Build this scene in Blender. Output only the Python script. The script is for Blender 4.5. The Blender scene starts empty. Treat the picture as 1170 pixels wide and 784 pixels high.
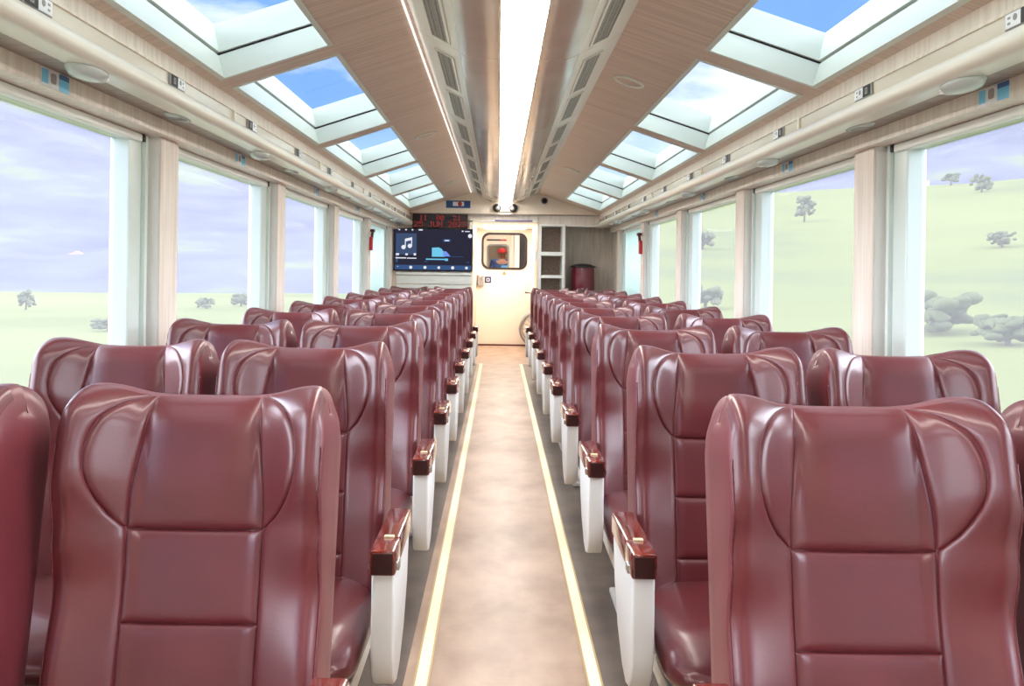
import bpy, bmesh, math, random
from mathutils import Vector, Matrix, noise
random.seed(7)
S = bpy.context.scene
COL = S.collection
PI = math.pi
CX = 0.068            # centre line of the coach
CAMZ = 1.2
Y0, YP = -2.2, 12.03  # rear wall, far partition

# ------------------------------------------------------------------ materials
def lin(c):
    return tuple(((v/255)/12.92 if v/255 <= .04045 else ((v/255+.055)/1.055)**2.4) for v in c) + (1.0,)

def mat(name, rgb, rough=.5, metal=0., coat=0., rgb2=None, scale=(1,1,1), nscale=4., detail=4., lo=.35, hi=.65,
        bump=0., bscale=60., spec=.5, emit=None, estr=0., coords='Object', croughness=.1, bstretch=(1,1,1)):
    m = bpy.data.materials.new(name); m.use_nodes = True
    nt = m.node_tree; b = nt.nodes['Principled BSDF']
    b.inputs['Base Color'].default_value = lin(rgb)
    b.inputs['Roughness'].default_value = rough
    b.inputs['Metallic'].default_value = metal
    b.inputs['Specular IOR Level'].default_value = spec
    b.inputs['Coat Weight'].default_value = coat
    b.inputs['Coat Roughness'].default_value = croughness
    if emit:
        b.inputs['Emission Color'].default_value = lin(emit)
        b.inputs['Emission Strength'].default_value = estr
    tc = nt.nodes.new('ShaderNodeTexCoord')
    if rgb2:
        mp = nt.nodes.new('ShaderNodeMapping'); mp.inputs['Scale'].default_value = scale
        nt.links.new(tc.outputs[coords], mp.inputs['Vector'])
        n = nt.nodes.new('ShaderNodeTexNoise'); n.inputs['Scale'].default_value = nscale; n.inputs['Detail'].default_value = detail
        nt.links.new(mp.outputs[0], n.inputs['Vector'])
        r = nt.nodes.new('ShaderNodeValToRGB')
        r.color_ramp.elements[0].position = lo; r.color_ramp.elements[0].color = lin(rgb)
        r.color_ramp.elements[1].position = hi; r.color_ramp.elements[1].color = lin(rgb2)
        nt.links.new(n.outputs['Fac'], r.inputs[0]); nt.links.new(r.outputs[0], b.inputs['Base Color'])
    if bump:
        mb = nt.nodes.new('ShaderNodeMapping'); mb.inputs['Scale'].default_value = bstretch
        nt.links.new(tc.outputs[coords], mb.inputs['Vector'])
        n2 = nt.nodes.new('ShaderNodeTexNoise'); n2.inputs['Scale'].default_value = bscale; n2.inputs['Detail'].default_value = 3
        nt.links.new(mb.outputs[0], n2.inputs['Vector'])
        bp = nt.nodes.new('ShaderNodeBump'); bp.inputs['Strength'].default_value = bump; bp.inputs['Distance'].default_value = .01
        nt.links.new(n2.outputs['Fac'], bp.inputs['Height']); nt.links.new(bp.outputs[0], b.inputs['Normal'])
    return m

def emis(name, rgb, s):
    m = bpy.data.materials.new(name); m.use_nodes = True
    nt = m.node_tree; nt.nodes.clear()
    o = nt.nodes.new('ShaderNodeOutputMaterial'); e = nt.nodes.new('ShaderNodeEmission')
    e.inputs[0].default_value = lin(rgb); e.inputs[1].default_value = s
    nt.links.new(e.outputs[0], o.inputs[0]); return m

def glass(name, veil=.0, tint=(255,255,255), refl=.6):
    m = bpy.data.materials.new(name); m.use_nodes = True
    nt = m.node_tree; nt.nodes.clear()
    o = nt.nodes.new('ShaderNodeOutputMaterial')
    t = nt.nodes.new('ShaderNodeBsdfTransparent'); t.inputs[0].default_value = lin(tint)
    g = nt.nodes.new('ShaderNodeBsdfGlossy'); g.inputs['Roughness'].default_value = .03
    fr = nt.nodes.new('ShaderNodeFresnel'); fr.inputs[0].default_value = 1.45
    mu = nt.nodes.new('ShaderNodeMath'); mu.operation = 'MULTIPLY'; mu.inputs[1].default_value = refl
    ge = nt.nodes.new('ShaderNodeNewGeometry'); iv = nt.nodes.new('ShaderNodeMath'); iv.operation = 'SUBTRACT'; iv.inputs[0].default_value = 1
    nt.links.new(ge.outputs['Backfacing'], iv.inputs[1])
    m0 = nt.nodes.new('ShaderNodeMath'); m0.operation = 'MULTIPLY'; nt.links.new(fr.outputs[0], m0.inputs[0]); nt.links.new(iv.outputs[0], m0.inputs[1])
    nt.links.new(m0.outputs[0], mu.inputs[0])
    mx = nt.nodes.new('ShaderNodeMixShader'); nt.links.new(mu.outputs[0], mx.inputs[0])
    nt.links.new(t.outputs[0], mx.inputs[1]); nt.links.new(g.outputs[0], mx.inputs[2])
    last = mx
    if veil:
        d = nt.nodes.new('ShaderNodeBsdfTranslucent'); d.inputs[0].default_value = lin((250,248,255))
        m2 = nt.nodes.new('ShaderNodeMixShader'); m2.inputs[0].default_value = veil
        nt.links.new(mx.outputs[0], m2.inputs[1]); nt.links.new(d.outputs[0], m2.inputs[2]); last = m2
    nt.links.new(last.outputs[0], o.inputs[0]); return m

M = {}
M['leather'] = mat('maroon_leather', (98,34,39), .42, rgb2=(89,30,35), nscale=9, coat=.55, croughness=.22, bump=.03, bscale=160, spec=.4)
M['leather_flank'] = mat('maroon_leather_flank', (108,42,48), .42, rgb2=(100,38,44), nscale=12, bump=.04, bscale=160, spec=.7, coat=.3, croughness=.3)
M['arm_wood'] = mat('varnished_red_wood', (128,44,30), .18, coat=.8, croughness=.08, rgb2=(76,22,17), scale=(26,3,26), nscale=2.2, lo=.3, hi=.7)
M['arm_end'] = mat('dark_end_grain', (48,14,14), .35, coat=.3)
M['white_plastic'] = mat('white_plastic', (236,238,236), .38, spec=.5)
M['white_metal'] = mat('white_painted_metal', (215,215,210), .4)
M['dark_metal'] = mat('dark_grey_metal', (60,58,58), .45, metal=.6)
M['chrome'] = mat('chrome', (200,200,200), .2, metal=1)
M['ivory'] = mat('ivory_latch', (222,205,170), .4)
M['wood_light'] = mat('pale_ash_laminate', (242,232,222), .42, rgb2=(226,213,201), scale=(9,14,.7), nscale=3.5, detail=6)
M['wood_ceiling'] = mat('brown_ash_laminate', (222,202,187), .42, rgb2=(196,175,160), scale=(.8,26,.8), nscale=2.6, detail=7, lo=.3, hi=.7)
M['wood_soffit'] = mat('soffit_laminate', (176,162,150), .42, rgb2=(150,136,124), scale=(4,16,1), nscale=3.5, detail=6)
M['wood_grey'] = mat('grey_ash_laminate', (206,198,186), .45, rgb2=(186,176,164), scale=(9,9,.8), nscale=3.5, detail=5)
M['cream'] = mat('cream_enamel', (232,226,212), .3, coat=.3)
M['cream_gloss'] = mat('cream_gloss_panel', (214,202,184), .22, coat=.5, bump=.10, bscale=5, bstretch=(1,.6,3))
M['duct'] = mat('duct_cream_gloss', (206,194,180), .22, coat=.4, rgb2=(196,182,166), nscale=2)
M['duct_strip'] = mat('duct_strip_grey', (230,228,220), .28, coat=.3)
M['peach'] = mat('peach_enamel', (238,222,204), .4)
M['door'] = mat('cream_door_enamel', (246,235,220), .35)
M['white_frame'] = mat('white_frame', (240,242,238), .35)
M['alu_frame'] = mat('pale_mint_aluminium', (218,230,226), .3, metal=.15)
M['pale_green'] = mat('pale_green_white_enamel', (216,224,216), .35)
M['black'] = mat('black_rubber', (24,18,20), .5)
M['gasket'] = mat('dark_gasket', (40,24,26), .5)
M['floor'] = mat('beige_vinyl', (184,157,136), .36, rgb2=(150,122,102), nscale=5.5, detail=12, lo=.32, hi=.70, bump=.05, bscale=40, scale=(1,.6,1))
M['floor_side'] = mat('shade_tinted_vinyl', (106,94,84), .4, rgb2=(86,76,68), nscale=6, detail=6)  # shade beside the seats is put into this floor colour
M['strip'] = mat('pale_yellow_tape', (252,240,204), .45)
M['strip_edge'] = mat('brass_edge', (196,170,120), .35, metal=.3)
M['screen_black'] = mat('screen_black', (18,16,20), .2)
M['navy'] = emis('screen_navy', (44,44,60), .62)
M['screen_blue'] = emis('screen_blue', (58,86,130), .62)
M['screen_steel'] = emis('screen_steel', (64,80,112), .62)
M['screen_cyan'] = emis('screen_cyan', (112,198,232), .62)
M['screen_peri'] = emis('screen_periwinkle', (120,150,236), .62)
M['screen_white'] = emis('screen_white', (232,232,245), .62)
M['led_red'] = emis('led_red', (150,46,44), .62)
M['led_black'] = mat('led_black', (34,20,22), .3)
M['sign_blue'] = mat('sign_blue', (40,78,138), .4)
M['sign_navy'] = mat('sign_navy', (36,44,92), .4)
M['sign_white'] = mat('sign_white', (240,240,245), .4)
M['sign_red'] = mat('sign_red', (196,60,40), .4)
M['orange'] = mat('orange_sticker', (214,140,88), .5)
M['purple'] = mat('purple_grey', (120,104,140), .4)
M['cyan'] = mat('sticker_cyan', (128,212,248), .4)
M['dkblue'] = mat('sticker_dark_blue', (74,118,180), .4)
M['pict_grey'] = mat('pictogram_grey', (170,158,158), .5)
M['red'] = mat('red_plastic', (190,32,40), .4)
M['dark_red'] = mat('dark_red_plastic', (80,24,30), .4)
M['urn'] = mat('maroon_enamel', (116,36,52), .25, coat=.5)
M['black_plastic'] = mat('black_plastic', (34,30,32), .35)
M['plate_grey'] = mat('plate_grey', (150,148,146), .35)
M['lamp_shade'] = mat('grey_lens', (196,204,202), .25, coat=.3)
def cloth(name, rgb):
    m = bpy.data.materials.new(name); m.use_nodes = True
    nt = m.node_tree; nt.nodes.clear()
    o = nt.nodes.new('ShaderNodeOutputMaterial'); d = nt.nodes.new('ShaderNodeBsdfDiffuse'); t = nt.nodes.new('ShaderNodeBsdfTranslucent'); x = nt.nodes.new('ShaderNodeMixShader')
    d.inputs[0].default_value = lin(rgb); t.inputs[0].default_value = lin(rgb); x.inputs[0].default_value = .55
    nt.links.new(d.outputs[0], x.inputs[1]); nt.links.new(t.outputs[0], x.inputs[2]); nt.links.new(x.outputs[0], o.inputs[0]); return m
M['curtain'] = cloth('pale_mint_curtain', (226,240,238))
M['lamp'] = emis('tube_light', (255,250,244), 13.)
M['lamp_edge'] = emis('cove_line', (255,246,236), 1.1)
M['lamp_corr'] = emis('corridor_lamp', (255,248,238), 10.)
M['pane'] = glass('haze_veil_glass', veil=.075, tint=(250,252,255), refl=.02)  # whitish veil in the glass stands in for outdoor haze
M['roofpane'] = glass('roof_glass', veil=.0, tint=(250,253,255), refl=.15)
M['doorpane'] = glass('door_glass', veil=.0, refl=.08)
M['speckle'] = mat('brown_speckle', (160,138,122), .5, rgb2=(136,112,100), nscale=40)
def grille_mat():
    m = mat('perforated_grey', (118,114,108), .5)
    nt = m.node_tree; b = nt.nodes['Principled BSDF']
    tc = nt.nodes.new('ShaderNodeTexCoord'); v = nt.nodes.new('ShaderNodeTexVoronoi'); v.inputs['Scale'].default_value = 70
    v.inputs['Randomness'].default_value = .15
    r = nt.nodes.new('ShaderNodeValToRGB'); r.color_ramp.elements[0].position = .28; r.color_ramp.elements[0].color = lin((52,48,46))
    r.color_ramp.elements[1].position = .42; r.color_ramp.elements[1].color = lin((150,146,138))
    nt.links.new(tc.outputs['Object'], v.inputs['Vector']); nt.links.new(v.outputs['Distance'], r.inputs[0]); nt.links.new(r.outputs[0], b.inputs['Base Color'])
    return m
M['grille'] = grille_mat()

# ------------------------------------------------------------------ mesh helpers
def link(o, parent=None):
    COL.objects.link(o)
    if parent is not None: o.parent = parent
    return o

def mobj(name, verts, faces, m, parent=None, smooth=False, loc=None, fmats=None):
    me = bpy.data.meshes.new(name)
    me.from_pydata([tuple(v) for v in verts], [], faces)
    for x in (m if isinstance(m, (list, tuple)) else [m]): me.materials.append(x)
    if fmats: me.polygons.foreach_set('material_index', fmats)
    bm = bmesh.new(); bm.from_mesh(me); bmesh.ops.recalc_face_normals(bm, faces=bm.faces); bm.to_mesh(me); bm.free()
    if smooth: me.polygons.foreach_set('use_smooth', [True]*len(me.polygons))
    o = link(bpy.data.objects.new(name, me), parent)
    if loc: o.location = loc
    return o

class MB:
    """collects shapes, builds ONE mesh object"""
    def __init__(s): s.v = []; s.f = []; s.mi = []
    def add(s, v, f, mi=0):
        n = len(s.v); s.v += [tuple(a) for a in v]; s.f += [[i+n for i in q] for q in f]; s.mi += [mi]*len(f); return s
    def box(s, x0, x1, y0, y1, z0, z1, mi=0, bev=0., seg=2):
        if bev <= 0:
            v = [(x,y,z) for x in (x0,x1) for y in (y0,y1) for z in (z0,z1)]
            return s.add(v, [(0,1,3,2),(4,6,7,5),(0,4,5,1),(2,3,7,6),(0,2,6,4),(1,5,7,3)], mi)
        bm = bmesh.new(); bmesh.ops.create_cube(bm, size=1)
        for q in bm.verts: q.co = Vector(((x0+x1)/2+q.co.x*(x1-x0), (y0+y1)/2+q.co.y*(y1-y0), (z0+z1)/2+q.co.z*(z1-z0)))
        bmesh.ops.bevel(bm, geom=list(bm.edges), offset=bev, segments=seg, profile=.5, affect='EDGES')
        return s.bm(bm, mi)
    def bm(s, bm, mi=0):
        bm.verts.index_update()
        s.add([v.co.copy() for v in bm.verts], [[v.index for v in f.verts] for f in bm.faces], mi); bm.free(); return s
    def prism(s, pts, axis, a, b, mi=0, bev=0.):
        """2D polygon pts extruded along axis from a to b. axis x: pts=(y,z); y: (x,z); z: (x,y)"""
        def P(p, t): return {'x':(t,p[0],p[1]), 'y':(p[0],t,p[1]), 'z':(p[0],p[1],t)}[axis]
        n = len(pts)
        v = [P(p,a) for p in pts]+[P(p,b) for p in pts]
        f = [list(range(n)), list(range(n,2*n))]+[(i,(i+1)%n,n+(i+1)%n,n+i) for i in range(n)]
        if bev <= 0: return s.add(v, f, mi)
        bm = bmesh.new(); vs = [bm.verts.new(q) for q in v]
        for q in f: bm.faces.new([vs[i] for i in q])
        bmesh.ops.recalc_face_normals(bm, faces=bm.faces)
        eds = [e for e in bm.edges if abs({'x':0,'y':1,'z':2}[axis]+0 and 0) == 0 and (e.verts[0].index < 0 or True)]
        cap = [e for e in bm.edges if all(abs((v.co['xyz'.index(axis)])-a) < 1e-6 for v in e.verts) or all(abs((v.co['xyz'.index(axis)])-b) < 1e-6 for v in e.verts)]
        bmesh.ops.bevel(bm, geom=cap, offset=bev, segments=3, profile=.5, affect='EDGES')
        return s.bm(bm, mi)
    def tube(s, pts, r, n=10, mi=0, closed=False):
        P = [Vector(p) for p in pts]; k = len(P); v = []; f = []
        ref = None
        for i in range(k):
            a = P[(i-1) % k] if (closed or i > 0) else P[i]; b = P[(i+1) % k] if (closed or i < k-1) else P[i]
            t = (b-a).normalized()
            if ref is None: ref = Vector((0,0,1)) if abs(t.z) < .9 else Vector((1,0,0))
            u = (ref - t*ref.dot(t)).normalized(); w = t.cross(u); ref = u
            rr = r[i] if isinstance(r, (list,tuple)) else r
            v += [P[i]+u*math.cos(2*PI*j/n)*rr+w*math.sin(2*PI*j/n)*rr for j in range(n)]
        for i in range(k if closed else k-1):
            i2 = (i+1) % k
            f += [(i*n+j, i*n+(j+1)%n, i2*n+(j+1)%n, i2*n+j) for j in range(n)]
        if not closed: f += [list(range(n)), [(k-1)*n+j for j in range(n)]]
        return s.add(v, f, mi)
    def lathe(s, prof, c, axis='z', n=24, mi=0, sx=1., sy=1.):
        v = []; f = []
        for (r, h) in prof:
            for j in range(n):
                a = 2*PI*j/n; p = (math.cos(a)*r*sx, math.sin(a)*r*sy, h)
                if axis == 'y': p = (p[0], h, p[1])
                if axis == 'x': p = (h, p[0], p[1])
                v.append((c[0]+p[0], c[1]+p[1], c[2]+p[2]))
        k = len(prof)
        for i in range(k-1): f += [(i*n+j, i*n+(j+1)%n, (i+1)*n+(j+1)%n, (i+1)*n+j) for j in range(n)]
        f += [list(range(n)), [(k-1)*n+j for j in range(n)]]
        return s.add(v, f, mi)
    def build(s, name, m, parent=None, smooth=False, loc=None):
        return mobj(name, s.v, s.f, m, parent, smooth, loc, s.mi)

def smooth_auto(o, ang=40):
    me = o.data; me.polygons.foreach_set('use_smooth', [True]*len(me.polygons))
    bm = bmesh.new(); bm.from_mesh(me)
    for e in bm.edges:
        if len(e.link_faces) == 2 and e.calc_face_angle(0) > math.radians(ang): e.smooth = False
    bm.to_mesh(me); bm.free(); return o

def empty(name, loc=(0,0,0)):
    o = bpy.data.objects.new(name, None); o.location = loc; o.empty_display_size = .1
    return link(o)

def tag(o, label=None, cat=None, group=None, kind=None):
    if label: o['label'] = label
    if cat: o['category'] = cat
    if group: o['group'] = group
    if kind: o['kind'] = kind
    return o
def struct(o): o['kind'] = 'structure'; return o

def rrect(cx, cz, w, h, r, n=6):
    pts = []
    for (sx, sz, a0) in ((1,1,0),(-1,1,PI/2),(-1,-1,PI),(1,-1,1.5*PI)):
        for i in range(n+1):
            a = a0+PI/2*i/n
            pts.append((cx+sx*(w/2-r)+r*math.cos(a), cz+sz*(h/2-r)+r*math.sin(a)))
    return pts

def ring_plate(outer, inner, y0, y1, mb, mi=0):
    """plate in the xz-plane with a hole, same point count in both loops"""
    n = len(outer)
    v = [(p[0],y0,p[1]) for p in outer]+[(p[0],y0,p[1]) for p in inner]+[(p[0],y1,p[1]) for p in outer]+[(p[0],y1,p[1]) for p in inner]
    f = []
    for i in range(n):
        j = (i+1) % n
        f += [(i,j,n+j,n+i), (2*n+i,3*n+i,3*n+j,2*n+j), (i,2*n+i,2*n+j,j), (n+i,n+j,3*n+j,3*n+i)]
    mb.add(v, f, mi); return mb

def plate_hole(mb, win, x0, x1, z0, z1, y0, y1):
    """rectangular plate with a rounded-rectangle hole (win from rrect)"""
    X0, X1 = min(p[0] for p in win)-.01, max(p[0] for p in win)+.01
    Z0, Z1 = min(p[1] for p in win)-.01, max(p[1] for p in win)+.01
    n = len(win)//4; h = n//2; out = []
    for c in range(4):
        for i in range(n):
            px, pz = win[c*n+i]
            sides = (('r','t'),('t','l'),('l','b'),('b','r'))[c]
            if i == h: out.append(((X1,Z1),(X0,Z1),(X0,Z0),(X1,Z0))[c]); continue
            q = sides[0] if i < h else sides[1]
            out.append({'r':(X1,pz),'l':(X0,pz),'t':(px,Z1),'b':(px,Z0)}[q])
    ring_plate(out, win, y0, y1, mb)
    mb.box(x0, X0, y0, y1, z0, z1).box(X1, x1, y0, y1, z0, z1).box(X0, X1, y0, y1, z0, Z0).box(X0, X1, y0, y1, Z1, z1)
    return mb

# ------------------------------------------------------------------ camera / world
cam = bpy.data.cameras.new('camera'); co = link(bpy.data.objects.new('camera', cam))
co.location = (0,0,CAMZ); co.rotation_euler = (PI/2,-.014,0)
cam.sensor_width = 36; cam.lens = 1050/1170*36
cam.shift_x = 15/1170; cam.shift_y = -84/1170
cam.clip_start = .05; cam.clip_end = 5000
S.camera = co
S.view_settings.view_transform = 'Standard'; S.view_settings.look = 'None'
S.view_settings.gamma = 1; S.view_settings.exposure = 0.75; S.view_settings.use_curve_mapping = False
try:
    S.cycles.use_denoising = True
    S.cycles.max_bounces = 10; S.cycles.diffuse_bounces = 6; S.cycles.transparent_max_bounces = 16
    S.cycles.sample_clamp_indirect = 6; S.cycles.caustics_reflective = False; S.cycles.caustics_refractive = False
except Exception: pass

W = bpy.data.worlds.new('sky'); S.world = W; W.use_nodes = True
nt = W.node_tree; nt.nodes.clear()
out = nt.nodes.new('ShaderNodeOutputWorld'); bg = nt.nodes.new('ShaderNodeBackground')
tc = nt.nodes.new('ShaderNodeTexCoord'); sep = nt.nodes.new('ShaderNodeSeparateXYZ')
nt.links.new(tc.outputs['Generated'], sep.inputs[0])
# gradient: lavender white at horizon, blue above
gr = nt.nodes.new('ShaderNodeValToRGB')
e = gr.color_ramp.elements
def sky(c, k): return tuple(v*k for v in lin(c)[:3])+(1,)
e[0].position = .0; e[0].color = sky((214,216,238), 1.)
e[1].position = 1.0; e[1].color = (1.25,1.3,1.4,1)
x = e.new(.10); x.color = sky((170,200,240), .9)
x = e.new(.17); x.color = sky((124,168,234), .80)
x = e.new(.36); x.color = sky((124,168,234), .80)
x = e.new(.60); x.color = (1.0,1.05,1.15,1)
nt.links.new(sep.outputs[2], gr.inputs[0])
# clouds
mp = nt.nodes.new('ShaderNodeMapping'); mp.inputs['Scale'].default_value = (1.5,1.0,5.0); mp.inputs['Location'].default_value = (1.3,.4,.35)
nt.links.new(tc.outputs['Generated'], mp.inputs[0])
cn = nt.nodes.new('ShaderNodeTexNoise'); cn.inputs['Scale'].default_value = 2.2; cn.inputs['Detail'].default_value = 7; cn.inputs['Roughness'].default_value = .55
nt.links.new(mp.outputs[0], cn.inputs['Vector'])
cr = nt.nodes.new('ShaderNodeValToRGB'); cr.color_ramp.elements[0].position = .48; cr.color_ramp.elements[0].color = (0,0,0,1)
cr.color_ramp.elements[1].position = .64; cr.color_ramp.elements[1].color = (1,1,1,1)
bx_ = nt.nodes.new('ShaderNodeMath'); bx_.operation = 'MULTIPLY_ADD'; bx_.inputs[1].default_value = .10
nt.links.new(sep.outputs[0], bx_.inputs[0]); nt.links.new(cn.outputs['Fac'], bx_.inputs[2])
nt.links.new(bx_.outputs[0], cr.inputs[0])
hz = nt.nodes.new('ShaderNodeMapRange'); hz.inputs['From Min'].default_value = .08; hz.inputs['From Max'].default_value = .16
nt.links.new(sep.outputs[2], hz.inputs['Value'])
cm = nt.nodes.new('ShaderNodeMath'); cm.operation = 'MULTIPLY'
nt.links.new(cr.outputs[0], cm.inputs[0]); nt.links.new(hz.outputs[0], cm.inputs[1])
mix = nt.nodes.new('ShaderNodeMix'); mix.data_type = 'RGBA'
nt.links.new(cm.outputs[0], mix.inputs[0]); nt.links.new(gr.outputs[0], mix.inputs[6])
mix.inputs[7].default_value = (.80,.82,.86,1)
nt.links.new(mix.outputs[2], bg.inputs[0])
ax = nt.nodes.new('ShaderNodeMath'); ax.operation = 'ABSOLUTE'; nt.links.new(sep.outputs[0], ax.inputs[0])
bk = nt.nodes.new('ShaderNodeMapRange'); bk.interpolation_type = 'SMOOTHSTEP'
bk.inputs['From Min'].default_value = .52; bk.inputs['From Max'].default_value = .85; bk.inputs['To Min'].default_value = 1.0; bk.inputs['To Max'].default_value = 8.0  # sides of the sky out of view, brightened to light seats and cabin
nt.links.new(ax.outputs[0], bk.inputs['Value']); nt.links.new(bk.outputs[0], bg.inputs[1])
bm_ = nt.nodes.new('ShaderNodeMapRange'); bm_.inputs['From Min'].default_value = .55; bm_.inputs['From Max'].default_value = .8
nt.links.new(ax.outputs[0], bm_.inputs['Value'])
mx3 = nt.nodes.new('ShaderNodeMix'); mx3.data_type = 'RGBA'
nt.links.new(bm_.outputs[0], mx3.inputs[0]); nt.links.new(mix.outputs[2], mx3.inputs[6]); mx3.inputs[7].default_value = (.82,.85,.9,1)
nt.links.new(mx3.outputs[2], bg.inputs[0])
nt.links.new(bg.outputs[0], out.inputs[0])

# ------------------------------------------------------------------ coach shell
AX0, AX1 = -.222+.022-.03, .306-.02   # aisle limits near the yellow tapes
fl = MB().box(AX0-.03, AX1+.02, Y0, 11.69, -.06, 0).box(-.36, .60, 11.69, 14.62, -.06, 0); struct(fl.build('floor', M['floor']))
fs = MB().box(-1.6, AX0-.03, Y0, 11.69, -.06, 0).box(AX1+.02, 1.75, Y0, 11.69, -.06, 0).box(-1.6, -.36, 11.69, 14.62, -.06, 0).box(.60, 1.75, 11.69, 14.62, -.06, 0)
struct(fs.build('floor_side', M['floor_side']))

# yellow guide tapes on the floor
for (xc, w) in ((-.208, .034), (.296, .034)):
    b = MB().box(xc-w/2, xc+w/2, Y0+.3, 11.67, 0, .004)
    b.box(xc-w/2-.006, xc-w/2, Y0+.3, 11.67, 0, .005, 1).box(xc+w/2, xc+w/2+.006, Y0+.3, 11.67, 0, .005, 1)
    side = 'television' if xc < 0 else 'shelf'
    o = b.build('floor_guide_tape', [M['strip'], M['strip_edge']])
    tag(o, 'pale yellow guide tape along the aisle floor on the %s side' % side, 'floor tape', 'yellow guide tapes along the aisle')

def zr(r): return CAMZ + r
JOINTS = [3.6+1.93*k for k in range(-3, 5)]
Z_SILL, Z_HEAD = .60, zr(.508)
tn = 0
def trim(mb, m, smooth=False):
    global tn
    tn += 1
    o = struct(mb.build('trim_%d' % tn, m))
    if smooth: smooth_auto(o)
    return o
wn = 0
for s, side in ((-1,'left'), (1,'right')):
    X = lambda a: CX + s*a
    def bx(mb, a0, a1, y0, y1, z0, z1, mi=0, bev=0.):
        return mb.box(min(X(a0),X(a1)), max(X(a0),X(a1)), y0, y1, z0, z1, mi, bev)
    # lower wall below the windows and the solid end bay
    b = MB(); bx(b, 1.47, 1.56, Y0, YP+.6, 0, Z_SILL); bx(b, 1.47, 1.56, JOINTS[-1]+.05, YP+.6, Z_SILL, zr(.6))
    struct(b.build('wall_%s' % side, M['cream']))
    b = MB(); bx(b, 1.43, 1.56, Y0, YP, Z_SILL, Z_SILL+.03, bev=.006); trim(b, M['white_frame'])
    # band above windows: fascia + its underside, and the wood soffit under the cornice
    b = MB(); bx(b, 1.38, 1.56, Y0, YP, Z_HEAD, zr(.565)); trim(b, M['wood_light'])
    b = MB(); bx(b, 1.20+.03, 1.56, Y0, YP, zr(.565), zr(.60)); trim(b, M['wood_soffit'])
    # cornice: rounded cream tube, glossy label rail, wood fascia
    pr = []
    for i in range(13):
        a = -PI/2 + PI*i/12
        pr.append((X(1.23-.030*math.cos(a)), zr(.594+.033*math.sin(a))))
    pr += [(X(1.29), zr(.627)), (X(1.29), zr(.561))]
    trim(MB().prism(pr, 'y', Y0, YP), M['cream'], True)
    b = MB(); bx(b, 1.238, 1.27, Y0, YP, zr(.622), zr(.678)); trim(b, M['cream_gloss'])
    b = MB(); bx(b, 1.232, 1.27, Y0, YP, zr(.676), zr(.686), bev=.002); trim(b, M['wood_light'])
    b = MB(); bx(b, 1.236, 1.27, Y0, YP, zr(.686), zr(.75)); trim(b, M['wood_light'])
    # cream joint clips across the label rail
    yy = 4.0
    b = MB()
    while yy < 11.5:
        bx(b, 1.228, 1.24, yy, yy+.018, zr(.624), zr(.678)); yy += 1.93
    trim(b, M['cream'])
    # pillars with laminate face, and windows between them
    for j in JOINTS:
        b = MB(); bx(b, 1.425, 1.56, j+.05, j+.25, Z_SILL+.03, Z_HEAD)
        trim(b, M['white_frame'])
        b = MB(); bx(b, 1.415, 1.425, j+.052, j+.25, Z_SILL+.03, Z_HEAD, bev=.003)
        trim(b, M['wood_light'])
    for k in range(len(JOINTS)-1):
        y0, y1 = JOINTS[k]+.25, JOINTS[k+1]+.05
        wn += 1
        root = struct(empty('window_%d' % wn, (X(1.5), (y0+y1)/2, Z_SILL+.03)))
        inv = Matrix.Translation(-root.location)
        def part(mb, name, m):
            o = mb.build(name, m, root); o.data.transform(inv); return o
        fb = MB()
        bx(fb, 1.47, 1.545, y1-.175, y1-.055, Z_SILL+.03, Z_HEAD, 0, .006)
        bx(fb, 1.50, 1.545, y0, y0+.03, Z_SILL+.03, Z_HEAD)
        bx(fb, 1.49, 1.545, y0, y1-.05, Z_SILL+.03, Z_SILL+.09)
        bx(fb, 1.50, 1.545, y0, y1-.05, Z_HEAD-.03, Z_HEAD)
        bx(fb, 1.455, 1.50, y1-.055, y1-.03, Z_SILL+.03, Z_HEAD, 0)
        part(fb, 'window_frame', M['alu_frame'])
        gb = MB(); bx(gb, 1.475, 1.55, y1-.03, y1, Z_SILL+.03, Z_HEAD); part(gb, 'rubber_seal', M['wood_soffit'])
        pb = MB(); bx(pb, 1.522, 1.528, y0+.02, y1-.17, Z_SILL+.08, Z_HEAD-.02); part(pb, 'window_pane', M['pane'])
        bb = MB(); bx(bb, 1.455, 1.49, y0, y1-.085, Z_HEAD-.034, Z_HEAD-.002, 0, .006); rb = part(bb, 'roller_blind', M['white_frame'])
        cb = MB(); bx(cb, 1.452, 1.492, y1-.085, y1-.06, Z_HEAD-.03, Z_HEAD-.001, 0, .004)
        c = cb.build('blind_end_cap', M['black'], rb); c.data.transform(inv)

# rear wall behind the camera
struct(MB().box(-1.6, 1.75, Y0-.1, Y0, -.06, 2.4).build('wall_back', M['cream']))

# ceiling: two slopes with five-plus skylight openings each
def slope_r(a): return 1.0 - .331*(a-.43)
SK = [(3.67-1.93*2+1.93*k-1.74, 3.67-1.93*2+1.93*k) for k in range(0, 7)]
SA, SB = .765, 1.175
cb = MB(); TH = .015
nrm_a, nrm_z = .314, .949
def slope_quad(mb, s, a0, a1, y0, y1, mi=0):
    v = []
    for t in (0, TH):
        for (a, y) in ((a0,y0),(a1,y0),(a1,y1),(a0,y1)):
            v.append((CX+s*(a+nrm_a*t), y, zr(slope_r(a)+nrm_z*t)))
    mb.add(v, [(0,1,2,3),(4,5,6,7),(0,1,5,4),(1,2,6,5),(2,3,7,6),(3,0,4,7)], mi)
for s in (-1, 1):
    slope_quad(cb, s, .40, SA, Y0, YP); slope_quad(cb, s, SB, 1.27, Y0, YP)
    ys = [Y0]+[v for q in SK for v in q]+[YP]
    for i in range(0, len(ys), 2):
        if ys[i+1]-ys[i] > .01: slope_quad(cb, s, SA, SB, ys[i], ys[i+1])
cb.box(CX-.44, CX+.44, Y0, YP, zr(1.0), zr(1.03))
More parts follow.
